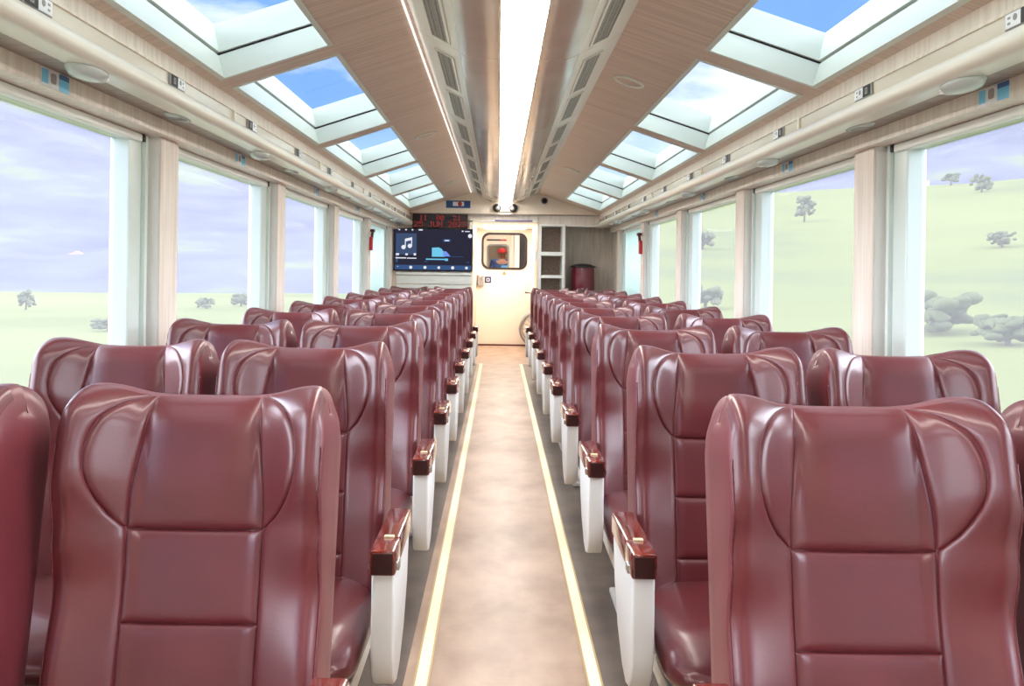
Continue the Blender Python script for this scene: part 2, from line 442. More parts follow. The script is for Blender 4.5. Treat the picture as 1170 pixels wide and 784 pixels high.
struct(cb.build('ceiling', M['wood_ceiling']))
# skylights
for s in (-1, 1):
    for (y0, y1) in SK:
        wn += 1
        root = struct(empty('window_%d' % wn, (CX+s*.97, (y0+y1)/2, zr(slope_r(.97)))))
        inv = Matrix.Translation(-root.location)
        def P(a, y, t): return (CX+s*(a+nrm_a*t), y, zr(slope_r(a)+nrm_z*t))
        def ring(mb, ins0, t0, ins1, t1, wall=.02):
            lo = [(SA+ins0,y0+ins0),(SB-ins0,y0+ins0),(SB-ins0,y1-ins0),(SA+ins0,y1-ins0)]
            hi = [(SA+ins1,y0+ins1),(SB-ins1,y0+ins1),(SB-ins1,y1-ins1),(SA+ins1,y1-ins1)]
            ot = [(SA-wall,y0-wall),(SB+wall,y0-wall),(SB+wall,y1+wall),(SA-wall,y1+wall)]
            v = [P(a,y,t0) for a,y in lo]+[P(a,y,t1) for a,y in hi]+[P(a,y,t0) for a,y in ot]+[P(a,y,t1) for a,y in ot]
            f = []
            for i in range(4):
                j = (i+1) % 4
                f += [(i,j,4+j,4+i), (8+i,12+i,12+j,8+j), (i,8+i,8+j,j), (4+i,4+j,12+j,12+i)]
            mb.add(v, f)
        a = MB(); ring(a, .0, -.004, .004, .088); o = a.build('lower_reveal', M['pale_green'], root); o.data.transform(inv)
        a = MB(); ring(a, -.004, .088, -.004, .098); o = a.build('gasket', M['gasket'], root); o.data.transform(inv)
        a = MB(); ring(a, .012, .098, .026, .205); o = a.build('upper_frame', M['pale_green'], root); o.data.transform(inv)
        lo = [(SA-.01,y0-.01),(SB+.01,y0-.01),(SB+.01,y1+.01),(SA-.01,y1+.01)]
        v = [P(p,q,.206) for p,q in lo]+[P(p,q,.212) for p,q in lo]
        o = mobj('roof_pane', v, [(0,1,2,3),(4,5,6,7),(0,1,5,4),(1,2,6,5),(2,3,7,6),(3,0,4,7)], M['roofpane'], root); o.data.transform(inv)

# ------------------------------------------------------------------ central duct, tube light, vents
prof_R = [(.085,.880),(.12,.876),(.20,.884),(.25,.905),(.43,1.0)]
du = empty('air_duct', (CX, 5, zr(.9)))
tag(du, 'long glossy cream air duct along the middle of the ceiling', 'air duct')
dinv = Matrix.Translation(-du.location)
def dpart(mb, name, m, sm=False):
    o = mb.build(name, m, du); o.data.transform(dinv)
    if sm: smooth_auto(o, 25)
    return o
LX = CX + .006
for s in (-1, 1):
    yy = Y0
    edges = [Y0] + [3.84+1.95*k for k in range(-2, 5)] + [11.93]
    for i in range(len(edges)-1):
        a, b_ = edges[i]+.003, edges[i+1]-.003
        pp = [(LX+s*p, zr(q)) for p, q in prof_R[:4]]
        pp2 = [(x_, z_+.012) for x_, z_ in reversed(pp)]
        dpart(MB().prism(pp+pp2, 'y', a, b_), 'bottom_panel', M['duct'], True)
        q0, q1 = prof_R[3], prof_R[4]
        pp = [(LX+s*q0[0], zr(q0[1])), (LX+s*q1[0], zr(q1[1])), (LX+s*q1[0], zr(q1[1])+.012), (LX+s*q0[0], zr(q0[1])+.012)]
        dpart(MB().prism(pp, 'y', a, b_), 'side_panel', M['duct_strip'])
# closed far end of the duct
pp = [(LX-p, zr(q)) for p, q in reversed(prof_R)]+[(LX+p, zr(q)) for p, q in prof_R]
dpart(MB().prism(pp, 'y', 11.93, 11.945), 'end_plate', M['duct'])
# tube light
tl = empty('ceiling_light', (LX, 5, zr(.88)))
tag(tl, 'long bright white strip light down the middle of the ceiling', 'ceiling light')
tinv = Matrix.Translation(-tl.location)
o = MB().box(LX-.078, LX+.078, Y0+.05, 11.92, zr(.874), zr(.884), 0, .004).build('diffuser', M['lamp'], tl); o.data.transform(tinv)
o = MB().box(LX-.087, LX-.079, Y0, 11.92, zr(.868), zr(.89)).box(LX+.079, LX+.087, Y0, 11.92, zr(.868), zr(.89)).build('light_frame', M['peach'], tl); o.data.transform(tinv)
# bright cove line along one duct edge
o = MB().box(LX-.448, LX-.442, Y0, 11.9, zr(.985), zr(.992)).build('cove_light', M['lamp_edge'])
tag(o, 'thin white light line along the duct edge on the television side', 'strip light')
# perforated vents
vi = 0
def vent_proto(s):
    q0, q1 = prof_R[3], prof_R[4]
    d = Vector((s*(q1[0]-q0[0]), 0, q1[1]-q0[1])).normalized(); n = Vector((s*d.z*s, 0, -abs(d.x)))
    n = Vector((s*abs(d.z), 0, -abs(d.x))).normalized()
    mid = Vector((LX+s*(q0[0]+.42*(q1[0]-q0[0])), 0, zr(q0[1]+.42*(q1[1]-q0[1]))))
    return d, n, mid
for s in (-1, 1):
    d, n, mid = vent_proto(s)
    proto = None
    for k in range(-2, 4):
        for off in (0., .92):
            y = 4.03+1.95*k+off
            if y+.76 > 11.9 or y < Y0: continue
            sidew = 'television' if s < 0 else 'shelf'
            if proto is None:
                root = empty('air_vent'); root.parent = du
                hw, hl, th = .036, .38, .006
                def slab(u0,u1,y0,y1,t0,t1):
                    v = [d*u+Vector((0,yy,0))+n*t for u in (u0,u1) for yy in (y0,y1) for t in (t0,t1)]
                    return v, [(0,1,3,2),(4,6,7,5),(0,4,5,1),(2,3,7,6),(0,2,6,4),(1,5,7,3)]
                b = MB()
                b.add(*slab(-hw-.012,-hw,-hl-.012,hl+.012,0,th)); b.add(*slab(hw,hw+.012,-hl-.012,hl+.012,0,th))
                b.add(*slab(-hw,hw,-hl-.012,-hl,0,th)); b.add(*slab(-hw,hw,hl,hl+.012,0,th))
                b.build('vent_frame', M['duct_strip'], root)
                b = MB(); b.add(*slab(-hw,hw,-hl,hl,0,.003)); b.build('vent_grille', M['grille'], root)
                proto = root
            else:
                r2 = proto.copy(); COL.objects.link(r2); r2.parent = du
                for c in [c for c in proto.children]:
                    c2 = c.copy(); COL.objects.link(c2); c2.parent = r2
                root = r2
            root.location = mid + Vector((0, y+.38, 0)) - du.location
# flush oval speakers in the wood ceiling
sp = None
for (s, a, y) in ((1,.57,4.6),(1,.60,8.6),(-1,.60,6.5),(-1,.60,10.)):
    loc = Vector((CX+s*a, y, zr(slope_r(a))-.002)); ang = math.atan(.331)*s
    root = empty('ceiling_speaker', loc); root.rotation_euler = (0, ang, 0)
    MB().lathe([(.080,.002),(.080,-.008),(.070,-.011),(.066,-.006),(.066,.002)], (0,0,0), n=32, sy=1.0).build('rim', M['duct_strip'], root, True)
    MB().lathe([(.066,.002),(.066,-.003),(.03,-.005),(.001,-.005)], (0,0,0), n=32).build('cover', M['wood_ceiling'], root, True)
    w = {(1,4.6):'nearer of two round speakers in the ceiling slope above the shelf side', (1,8.6):'farther of two round speakers in the ceiling slope above the shelf side',
         (-1,6.5):'nearer of two round speakers in the ceiling slope above the television side', (-1,10.):'farther of two round speakers in the ceiling slope above the television side'}[(s,y)]
    tag(root, w, 'speaker', 'round speakers in the ceiling')

# ------------------------------------------------------------------ seats
HW = .229
def sst(a, b, x):
    t = max(0., min(1., (x-a)/(b-a))); return t*t*(3-2*t)
def lerp_tab(tab, x):
    for i in range(len(tab)-1):
        if x <= tab[i+1][0]:
            f = (x-tab[i][0])/(tab[i+1][0]-tab[i][0]); f = max(0,min(1,f)); f = f*f*(3-2*f)
            return tab[i][1]+(tab[i+1][1]-tab[i][1])*f
    return tab[-1][1]
B_TAB = [(0,.062),(.25,.050),(.46,.036),(.62,.062),(.76,.088),(.90,.086),(1.0,.072)]
TH_R = math.radians(11.5)
def top_s(a): return .638 + .018*math.exp(-((a-.86)/.30)**2) - .046*max(0,(a-.91)/.09)**2.4
DB = -.125
def d_front(x, t):
    a = abs(x)/HW
    q0 = max(0.,min(1.,(a-.42)/.46)); q1 = sst(.40,.90,a)
    d = lerp_tab(B_TAB, t)*(.75*q0+.25*q1)
    d += .012*sst(.60,.80,t)*(1-sst(.2,.6,a))
    R = .022
    if abs(x) > HW-R:
        q = min(1, (abs(x)-(HW-R))/R); d -= R*(1-math.sqrt(max(0,1-q*q)))
    return d
def place(x, s, d):
    return Vector((x, .37+s*math.sin(TH_R)-d*math.cos(TH_R), .355+s*math.cos(TH_R)+d*math.sin(TH_R)))
def squeeze(x, t, d):
    a = abs(x)/HW
    s = t*top_s(min(a,1)); k = 1.
    if t > .90: k = math.sqrt(max(0., 1-((t-.90)/.10)**2))
    dm = .35*d_front(x, t) + .65*DB*.6
    return x*(1-.05*(1-k)), s, dm+(d-dm)*k
def F(x, t): return place(*squeeze(x, t, d_front(x, t)))
def Nrm(x, t):
    h = 1e-3
    x0, x1 = max(-HW+1e-5,x-h), min(HW-1e-5,x+h); t0, t1 = max(0,t-h), min(.9995,t+h)
    n = (F(x1,t)-F(x0,t)).cross(F(x,t1)-F(x,t0))
    return n.normalized() if n.length > 1e-12 else Vector((0,-1,0))
def cosp(n): return [(1-math.cos(PI*i/n))/2 for i in range(n+1)]

def back_shell():
    nf = 40
    ts = [i/26*.90 for i in range(27)]+[.90+.10*math.sin(PI/2*i/9) for i in range(1,10)]
    V = []; Fc = []
    for t in ts:
        lp = []
        for u in cosp(nf):
            x = -HW+2*HW*u; lp.append(squeeze(x, t, d_front(x,t)-.003*(1-sst(HW-.035,HW-.006,abs(x)))))
        def fl_(sg):
            x = HW*sg; df = d_front(x,t)
            return [squeeze(x*1.004, t, df+(DB+.03-df)*i/4) for i in range(1,5)]+[squeeze(sg*(HW-.03+.03*math.cos(q)), t, DB+.03-.03*math.sin(q)) for q in (PI/6,PI/3,PI/2)]
        lp += fl_(1)
        for i in range(1,8):
            x = (HW-.03)*(1-2*i/8); lp.append(squeeze(x, t, DB-.006*(1-(x/HW)**2)))
        lp += list(reversed(fl_(-1)))
        V += [place(*q) for q in lp]
    n = len(V)//len(ts)
    for i in range(len(ts)-1):
        for j in range(n): Fc.append((i*n+j, i*n+(j+1)%n, (i+1)*n+(j+1)%n, (i+1)*n+j))
    Fc.append(list(range(n)))
    me = bpy.data.meshes.new('backrest'); me.from_pydata([tuple(v) for v in V], [], Fc); me.materials.append(M['leather_flank'])
    bm = bmesh.new(); bm.from_mesh(me); bmesh.ops.remove_doubles(bm, verts=bm.verts, dist=1e-5); bmesh.ops.recalc_face_normals(bm, faces=bm.faces)
    for f in bm.faces: f.smooth = True
    bm.to_mesh(me); bm.free(); return me

def xc(t): return .117 - .020*sst(.66,1.0,t)
T_H, T_M, T_L, T_TOP = .627, .383, .135, .988
def cres(t):
    u = max(0,min(1,(t-T_H)/(T_TOP-T_H))); u2 = u**1.12
    return .066*max(0,4*u2*(1-u2))**.68 + .010*u
def xo(t): return xc(t) + (cres(t) if t > T_H else 0)

def panel(name, xl, xr, t0, t1, h=.012, r=.024, nu=22, nv=26, outer=None, m='leather'):
    V = []; Fc = []
    for v in cosp(nv):
        t = t0+(t1-t0)*v
        a, b = xl(t), xr(t)
        for u in cosp(nu):
            x = a+(b-a)*u
            e = [(t-t0)*.6, (t1-t)*.6 if t1 < .98 else 9]
            e += [x-a if outer != -1 else 9, b-x if outer != 1 else 9]
            q = min(1, max(0,min(e))/r)
            hh = h*math.sqrt(max(0,1-(1-q)**2)) - .0035
            if outer:
                w_ = min(1., ((x-a) if outer == -1 else (b-x))/.03); w_ = sst(0,1,w_); hh = hh*w_+.0008*(1-w_)
            if t > .9: hh *= 1-.75*sst(.9,1,t)
            V.append(F(x,t)+Nrm(x,t)*hh)
    for i in range(nv):
        for j in range(nu): Fc.append((i*(nu+1)+j, i*(nu+1)+j+1, (i+1)*(nu+1)+j+1, (i+1)*(nu+1)+j))
    me = bpy.data.meshes.new(name); me.from_pydata([tuple(v) for v in V], [], Fc); me.materials.append(M[m])
    bm = bmesh.new(); bm.from_mesh(me)
    for f in bm.faces: f.smooth = True
    bm.to_mesh(me); bm.free(); return me

def stitches():
    """pleated welt along both front edges of the wings"""
    out_ = []
    for sg in (-1,1):
        b = MB(); pts = []
        for i in range(60):
            t = .04+.83*i/59
            x = sg*(HW-.004); p = F(x,t)+Nrm(x,t)*.0005
            pts.append(p)
        b.tube(pts, [.0016+.0010*(i%2)*(1 if i > 34 else 0) for i in range(60)], 6)
        out_.append(b)
    return out_

def cushion_mesh():
    V = []; Fc = []; nu, nv = 28, 18
    ex, ey, ez = .222, .235, .066
    for i in range(nv+1):
        ph = -PI/2+PI*i/nv
        for j in range(nu):
            th = 2*PI*j/nu
            def sp_(c, p): return math.copysign(abs(c)**p, c)
            x = ex*sp_(math.cos(ph),.45)*sp_(math.cos(th),.35); y = ey*sp_(math.cos(ph),.45)*sp_(math.sin(th),.35); z = ez*sp_(math.sin(ph),.6)
            yy = .165+y
            zz = .325+z + .012*math.cos(x/ex*PI/2)*(1 if z > 0 else 0) - .03*sst(.12,-.07,yy)**2*0
            if yy < .02: zz -= .045*((.02-yy)/.09)**2 if z > 0 else 0
            V.append((x,yy,zz))
    for i in range(nv):
        for j in range(nu): Fc.append((i*nu+j, i*nu+(j+1)%nu, (i+1)*nu+(j+1)%nu, (i+1)*nu+j))
    me = bpy.data.meshes.new('seat_cushion'); me.from_pydata(V, [], Fc); me.materials.append(M['leather'])
    bm = bmesh.new(); bm.from_mesh(me); bmesh.ops.remove_doubles(bm, verts=bm.verts, dist=1e-4); bmesh.ops.recalc_face_normals(bm, faces=bm.faces)
    for f in bm.faces: f.smooth = True
    bm.to_mesh(me); bm.free(); return me

ARM_TOP = .568
def arm_parts(parent, w, panel_=True, ln=.37):
    """armrest: support (root mesh) with varnished cap, hinge latch"""
    if panel_:
        pts = [(.014,.512),(.012,.325),(.030,.275),(.06,.245),(.10,.235),(.16,.25),(.25,.31),(.32,.40),(.355,.512)]
        sup = MB().prism(pts, 'x', -w/2+.003, w/2-.003, 0, .007).build('armrest', M['white_plastic'], parent)
    else:
        pts = [(.03,.512),(.05,.47),(.20,.44),(.27,.36),(.31,.36),(.31,.512)]
        sup = MB().prism(pts, 'x', -w/2+.008, w/2-.008, 0, .004).build('armrest', M['white_metal'], parent)
    smooth_auto(sup, 30)
    b = MB().box(-w/2, w/2, .115, ln, .510, ARM_TOP, 0, .007).box(-w/2, w/2, .002, .1135, .510, ARM_TOP, 0, .007)
    cap = b.build('armrest_cap', M['arm_wood'], sup); smooth_auto(cap, 35)
    b = MB().box(-w/2+.006, w/2-.006, -.0005, .004, .515, .562, 0, .001); b.build('cap_end', M['arm_end'], sup)
    b = MB().box(-.010, .014, .108, .122, .564, .5705, 0, .002); b.build('latch', M['ivory'], sup)
    MB().box(-w/2-.006, -w/2+.002, .03, .06, .515, .535, 0, .002).build('side_clip', M['chrome'], sup)
    MB().box(w/2-.002, w/2+.006, .03, .06, .515, .535, 0, .002).build('side_clip', M['chrome'], sup)
    return sup

ME = {}
ME['backrest'] = back_shell()
ME['head'] = panel('headrest_pad', lambda t: -xc(t), lambda t: xc(t), T_H, T_TOP, .010, .018)
ME['mid'] = panel('upper_back_pad', lambda t: -xc(t), lambda t: xc(t), T_M, T_H, .009, .017)
ME['low'] = panel('middle_back_pad', lambda t: -xc(t), lambda t: xc(t), T_L, T_M, .009, .017)
ME['bot'] = panel('lower_back_pad', lambda t: -xc(t), lambda t: xc(t), .0, T_L, .009, .017, nv=14)
ME['wingL'] = panel('wing_pad', lambda t: -xo(t), lambda t: -xc(t), T_H+.004, T_TOP, .0065, .011, nu=16, nv=34)
ME['wingR'] = panel('wing_pad', lambda t: xc(t), lambda t: xo(t), T_H+.004, T_TOP, .0065, .011, nu=16, nv=34)
ME['bolL'] = panel('side_bolster', lambda t: -HW+.006, lambda t: -xo(t), .0, T_TOP, .007, .014, nu=18, nv=46, outer=-1)
ME['bolR'] = panel('side_bolster', lambda t: xo(t), lambda t: HW-.006, .0, T_TOP, .007, .014, nu=18, nv=46, outer=1)
ME['seams'] = []
for b_ in stitches():
    o_ = b_.build('stitched_seam', M['leather'], None, True); ME['seams'].append(o_.data); bpy.data.objects.remove(o_)
ME['cushion'] = cushion_mesh()

def raw(name, me, parent):
    o = bpy.data.objects.new(name, me); return link(o, parent)

def make_seat(kind, s):
    """kind aisle/window, s -1 for the television side, +1 for the shelf side"""
    root = empty('train_seat')
    bk = raw('backrest', ME['backrest'], root)
    for nm, key in (('headrest_pad','head'),('back_pad','mid'),('back_pad','low'),('back_pad','bot'),('wing_pad','wingL'),('wing_pad','wingR'),('side_bolster','bolL'),('side_bolster','bolR')):
        raw(nm, ME[key], bk)
    for me_ in ME['seams']: raw('stitched_seam', me_, bk)
    raw('seat_cushion', ME['cushion'], root)
    b = MB().box(-.19,.19,.02,.36,.215,.262,0,.008).box(-.20,-.165,.03,.42,.20,.255,0,.006).box(.165,.20,.03,.42,.20,.255,0,.006)
    b.box(-.15,-.10,.08,.34,.02,.22,0,.008).box(.10,.15,.08,.34,.02,.22,0,.008).box(-.17,.17,.05,.38,.0,.022,0,.006)
    b.build('base_frame', M['white_metal'], root)
    if kind == 'aisle':
        a = arm_parts(root, .058, True); a.location.x = (-.263 if s > 0 else .271)
        a = arm_parts(root, .040, False, .30); a.location.x = (.256 if s > 0 else -.2480)
    else:
        a = arm_parts(root, .046, False, .34); a.location.x = (.262 if s > 0 else -.262)
    return root

def copy_tree(o, parent=None):
    c = o.copy(); COL.objects.link(c)
    if parent is not None: c.parent = parent
    for ch in list(o.children): copy_tree(ch, c)
    return c

ORD = ['nearest','second','third','fourth','fifth','sixth','seventh','eighth','ninth','tenth']
XS = {(-1,'aisle'):-.522, (-1,'window'):-1.02, (1,'aisle'):.598, (1,'window'):1.11}
for (s, kind), xcen in XS.items():
    proto = None
    for k in range(10):
        y = 1.05+1.0*k
        o = make_seat(kind, s) if proto is None else copy_tree(proto)
        if proto is None: proto = o
        o.location = (xcen, y, 0)
        side = 'television' if s < 0 else 'shelf'
        row = 'nearest row' if k == 0 else ('last row before the far wall' if k == 9 else '%s row from the camera' % ORD[k])
        tag(o, 'maroon leather winged %s seat, %s, %s side' % (kind, row, side), 'train seat', 'maroon seats in rows')
        if s < 0 and kind == 'aisle' and k == 0:
            first_left = o
# the near aisle seat on the television side is set a little further back
for c in first_left.children:
    if c.name.startswith('backrest'): c.location.y = .105; c.location.z = -.010

# ------------------------------------------------------------------ cornice fittings
def copies(proto, loc):
    c = copy_tree(proto); c.location = loc; return c
for s in (-1, 1):
    side = 'television' if s < 0 else 'shelf'
    X = lambda a: CX+s*a
    # seat number plates, one per row
    root = empty('seat_plate')
    MB().box(-.004, .004, -.075, .075, -.022, .022, 0, .002).build('backing', M['plate_grey'], root)
    f = -s
    xa, xb = (.004*f, .0055*f) if f > 0 else (.0055*f, .004*f)
    o = MB().box(xa, xb, .0, .07, -.018, .018).build('white_panel', M['sign_white'], root)
    xa2, xb2 = (.0055*f, .0065*f) if f > 0 else (.0065*f, .0055*f)
    MB().box(xa2, xb2, .046, .058, -.010, -.004).box(xa2, xb2, .046, .058, .004, .010).prism([(.024+.009*math.cos(q*PI/6), .004+.009*math.sin(q*PI/6)) for q in range(12)], 'x', xa2, xb2).build('pictogram', M['plate_grey'], o)
    o = MB().box(xa, xb, -.066, -.002, -.019, .019).build('black_panel', M['black'], root)
    MB().box(xa2, xb2, -.044, -.038, -.011, .011).box(xa2, xb2, -.038, -.028, -.011, -.007).box(xa2, xb2, -.038, -.028, .007, .011).box(xa2, xb2, -.030, -.024, -.011, .011).build('glyph', M['plate_grey'], o)
    for k in range(10):
        y = 2.30+1.0*k
        r = root if k == 0 else copies(root, (0,0,0))
        r.location = (X(1.234), y, zr(.654))
        tag(r, '%s black and white seat plate on the %s side cornice rail' % (ORD[k] if k else 'nearest', side), 'sign', 'seat plates on the cornice rails')
    # oval reading lamps under the cornice
    root = empty('reading_lamp')
    MB().lathe([(.001,.0),(.075,.0),(.075,-.010),(.060,-.026),(.03,-.032),(.001,-.033)], (0,0,0), n=28, sx=.62, sy=1.35).build('lamp_cover', M['lamp_shade'], root, True)
    MB().box(-.022, .022, .074, .104, -.020, -.006, 0, .005).build('lamp_tip', M['sign_white'], root)
    for k in range(5):
        r = root if k == 0 else copies(root, (0,0,0))
        r.location = (X(1.268), 2.66+1.93*k, zr(.565)-.0005)
        tag(r, '%s oval pale reading lamp under the %s side cornice' % (ORD[k], side), 'lamp', 'oval lamps under the cornices')
    # low round air nozzles
    root = empty('air_nozzle')
    MB().lathe([(.001,0),(.07,0),(.07,-.004),(.055,-.009),(.001,-.010)], (0,0,0), n=24, sx=.5, sy=1.6).build('nozzle_rim', M['lamp_shade'], root, True)
    for i in (-1,0,1):
        MB().box(-.025, .025, i*.03-.006, i*.03+.006, -.012, -.008).build('slot', M['plate_grey'], root)
    for k in range(5):
        r = root if k == 0 else copies(root, (0,0,0))
        r.location = (X(1.30), 3.50+1.93*k, zr(.565)-.0005)
        tag(r, '%s flat oval air nozzle under the %s side cornice' % (ORD[k], side), 'air nozzle', 'air nozzles under the cornices')
    # blue stickers on the band above the windows
    root = empty('notice_sticker')
    f = -s
    def px(t0, t1): return (f*t0, f*t1) if f > 0 else (f*t1, f*t0)
    fy = lambda p,q: (p,q) if s < 0 else (-q,-p)
    b = MB().box(*px(0,.001), -.085, .085, -.026, .026); b.build('backing', M['sign_white'], root)
    MB().box(*px(.001,.002), *fy(.022, .083), -.025, .010).build('cyan_field', M['cyan'], root)
    MB().box(*px(.001,.002), *fy(.022, .083), .010, .025).build('dark_blue_field', M['dkblue'], root)
    MB().box(*px(.001,.002), *fy(-.081, -.045), -.018, .022).build('side_field', M['cyan'], root)
    MB().prism(rrect(-.012 if s < 0 else .012, .003, .032, .030, .008), 'x', *px(.001,.002)).build('pictogram', M['pict_grey'], root)
    for k in range(4):
        r = root if k == 0 else copies(root, (0,0,0))
        r.location = (X(1.379), 2.70+1.93*k, zr(.536))
        tag(r, '%s blue and white sticker above the windows on the %s side' % (ORD[k], side), 'sticker', 'blue stickers above the windows')
    # emergency hammer on the last pillar
    yh = JOINTS[-2]+.15
    root = empty('emergency_hammer', (X(1.412), yh, zr(.30)))
    MB().box(*px(.0,.03), -.035, .035, -.12, .02, 0, .006).build('holder', M['red'], root)
    MB().tube([(f*.02,0,.0),(f*.03,0,.085)], .014, 10).box(*px(.008,.05), -.04, .04, .07, .10, 0, .006).build('hammer_head', M['dark_red'], root)
    tag(root, 'red emergency hammer in its holder on the %s side pillar' % side, 'emergency hammer', 'emergency hammers')
    b = MB()
    for i in range(6): b.prism(rrect(0, .0-.026*i, .03, .016, .004), 'x', *px(0,.0012))
    o = b.build('red_lettering_strip', M['orange']); o.location = (X(1.4145), yh, zr(.06))
    tag(o, 'small column of red lettering below the hammer, %s side pillar' % side, 'sticker', 'red lettering below the hammers')
    # pleated curtain gathered at the last window
    V = []; Fc = []; nC = 60
    y0c, y1c = JOINTS[-2]+.30, JOINTS[-1]-.16
    for i in range(nC+1):
        y = y0c+(y1c-y0c)*i/nC; o_ = .012*math.sin(i*1.25)
        for z in (Z_SILL+.10, zr(.47)): V.append((X(1.475+o_*.9), y, z))
        for z in (zr(.47), Z_SILL+.10): V.append((X(1.479+o_*.9), y, z))
    for i in range(nC):
        for j in range(4): Fc.append((i*4+j, i*4+(j+1)%4, (i+1)*4+(j+1)%4, (i+1)*4+j))
    Fc += [(0,1,2,3), tuple(nC*4+j for j in range(4))]
    o = mobj('curtain', V, Fc, M['curtain'], None, True)
    tag(o, 'pale pleated curtain over the last window on the %s side' % side, 'curtain', 'curtains at the last windows')

# ------------------------------------------------------------------ far partition, corridor, door
CL, CR = -.35, .50
ZC = 1.82
b = MB()
b.box(-1.6, CL, YP, YP+.10, 0, 1.93)                     # television wall
b.box(CL, CR, YP, YP+.10, ZC, 1.93)                       # over the opening
b.box(.87, 1.75, YP, YP+.10, 1.785, 1.93).box(CR, .87, YP, YP+.10, 1.80, 1.93)
struct(b.build('wall_front', M['wood_light']))
b = MB().box(CR+.0, .515, YP, 13.9, 0, 1.93)              # corridor walls
b.box(CL-.10, CL, YP+.10, 14.5, 0, 1.93)
struct(b.build('wall_corridor', M['peach']))
b = MB().box(.86, .875, YP+.0, YP+.5, 0, 1.80).box(.875, 1.75, YP+.42, YP+.5, 0, 1.80).box(.875, 1.75, YP+.1, YP+.5, 1.785, 1.81)
struct(b.build('wall_alcove', M['wood_grey']))
b = MB().box(.515, .875, YP+.42, YP+.5, 0, 1.80); struct(b.build('wall_shelf_back', M['wood_grey']))
# gable panel
gy0, gy1 = 11.95, 11.975
g = [(CX-1.235, 1.92), (CX+1.235, 1.92), (CX+1.235, zr(slope_r(1.235))), (CX+.43, zr(1.0)), (CX-.43, zr(1.0)), (CX-1.235, zr(slope_r(1.235)))]
struct(MB().prism(g, 'y', gy0, YP).build('wall_gable', M['peach']))
trim(MB().box(CX-1.24, CX+1.24, gy0-.012, YP, 1.915, 1.925), M['wood_soffit'])
trim(MB().box(.875, CX+1.42, YP-.012, YP+.1, 1.775, 1.79, 0, .003), M['white_frame'])
# white wainscot under the television
trim(MB().box(-1.34, CL-.005, YP-.02, YP, .0, .99, 0, .004).box(-1.34, CL-.005, YP-.026, YP, 1.0, 1.11, 0, .004).box(-1.34, CL-.005, YP-.045, YP, 1.115, 1.15, 0, .006), M['white_frame'])
# opening jambs
trim(MB().box(CL-.045, CL+.004, YP-.018, YP+.02, 0, ZC+.03, 0, .004).box(CR-.004, CR+.014, YP-.018, YP+.02, 0, ZC+.03, 0, .004), M['peach'])
trim(MB().box(CL-.045, CR+.014, YP-.018, YP+.02, ZC, ZC+.02, 0, .004), M['white_frame'])
# corridor ceiling and vestibule beyond
b = MB().box(CL-.1, 1.5, YP+.1, 14.5, ZC+.02, ZC+.06); struct(b.build('ceiling_corridor', M['white_frame']))
b = MB().box(CR+.015, 1.5, 13.86, 13.9, 0, ZC+.02).box(1.45, 1.5, 13.9, 14.5, 0, ZC+.02)
struct(b.build('wall_niche', M['peach']))
cl = empty('corridor_light', (.08, 13.6, ZC+.02))
tag(cl, 'bright flat light on the corridor ceiling before the door', 'ceiling light')
MB().box(-.34,.34,-.55,.55,-.012,0,0,.004).build('light_frame', M['white_frame'], cl)
MB().box(-.31,.31,-.52,.52,-.020,-.008,0,.004).build('diffuser', M['lamp_corr'], cl)
# door leaf
DY = 14.5
win = rrect(.083, 1.2+.29, .69, .55, .11, 6)
door = struct(empty('door_1', (.08, DY, 0)))
di = Matrix.Translation((-.08, -DY, 0))
def doorp(mb, name, m, parent=None, sm=False):
    o = mb.build(name, m, parent or door); o.data.transform(di)
    if sm: smooth_auto(o)
    return o
mb = MB(); plate_hole(mb, win, CL+.005, .53, .012, ZC+.015, DY, DY+.045); leaf = doorp(mb, 'door_leaf', M['door'])
mb = MB(); ring_plate(rrect(.083, 1.49, .72, .58, .12, 6), rrect(.083, 1.49, .655, .515, .10, 6), DY-.015, DY+.05, mb); doorp(mb, 'window_gasket', M['gasket'])
doorp(MB().prism(rrect(.083, 1.49, .67, .53, .10, 6), 'y', DY+.018, DY+.024), 'door_pane', M['doorpane'])
doorp(MB().box(CL+.005, .53, DY-.02, DY+.05, .0, .022), 'threshold', M['dark_red'])
doorp(MB().box(CL+.015, CL+.115, DY-.05, DY, .93, 1.12, 0, .01).box(CL+.04, CL+.09, DY-.075, DY-.05, 1.03, 1.10, 0, .008), 'door_lock', M['chrome'])
doorp(MB().box(CL+.13, CL+.23, DY-.006, DY, .985, 1.085), 'blue_sign', M['sign_navy'])
doorp(MB().box(CL+.155, CL+.205, DY-.009, DY-.006, 1.01, 1.06).box(CL+.165, CL+.195, DY-.011, DY-.009, 1.02, 1.05, 1), 'sign_mark', [M['sign_white'], M['sign_navy']])
doorp(MB().prism([(.045,1.115),(.125,1.115),(.085,1.185)], 'y', DY-.006, DY), 'warning_triangle', M['orange'])
doorp(MB().box(.082,.088, DY-.008, DY-.006, 1.135,1.16), 'warning_mark', M['dark_red'])
b = MB().box(.53, 1.5, DY, DY+.05, 0, ZC+.02).box(CL-.1, CL+.005, DY, DY+.05, 0, ZC+.02)
struct(b.build('wall_end', M['door']))
# light strip sign over the opening
o = MB().box(-.06, .43, YP-.028, YP-.018, zr(.628), zr(.65), 0, .002).build('name_strip', M['purple'])
tag(o, 'thin purple strip on the beam over the corridor opening', 'sign')
o = MB().box(-.32, -.20, YP-.003, YP, zr(.632), zr(.655)).build('small_label', M['ivory'])
tag(o, 'small beige label at the corner of the corridor opening', 'label')
o = MB().box(CR-.006, CR, YP+.25, YP+.33, zr(.13), zr(.26)).build('blue_sticker', M['cyan'])
tag(o, 'small blue sticker on the corridor wall beside the shelf unit', 'sticker')

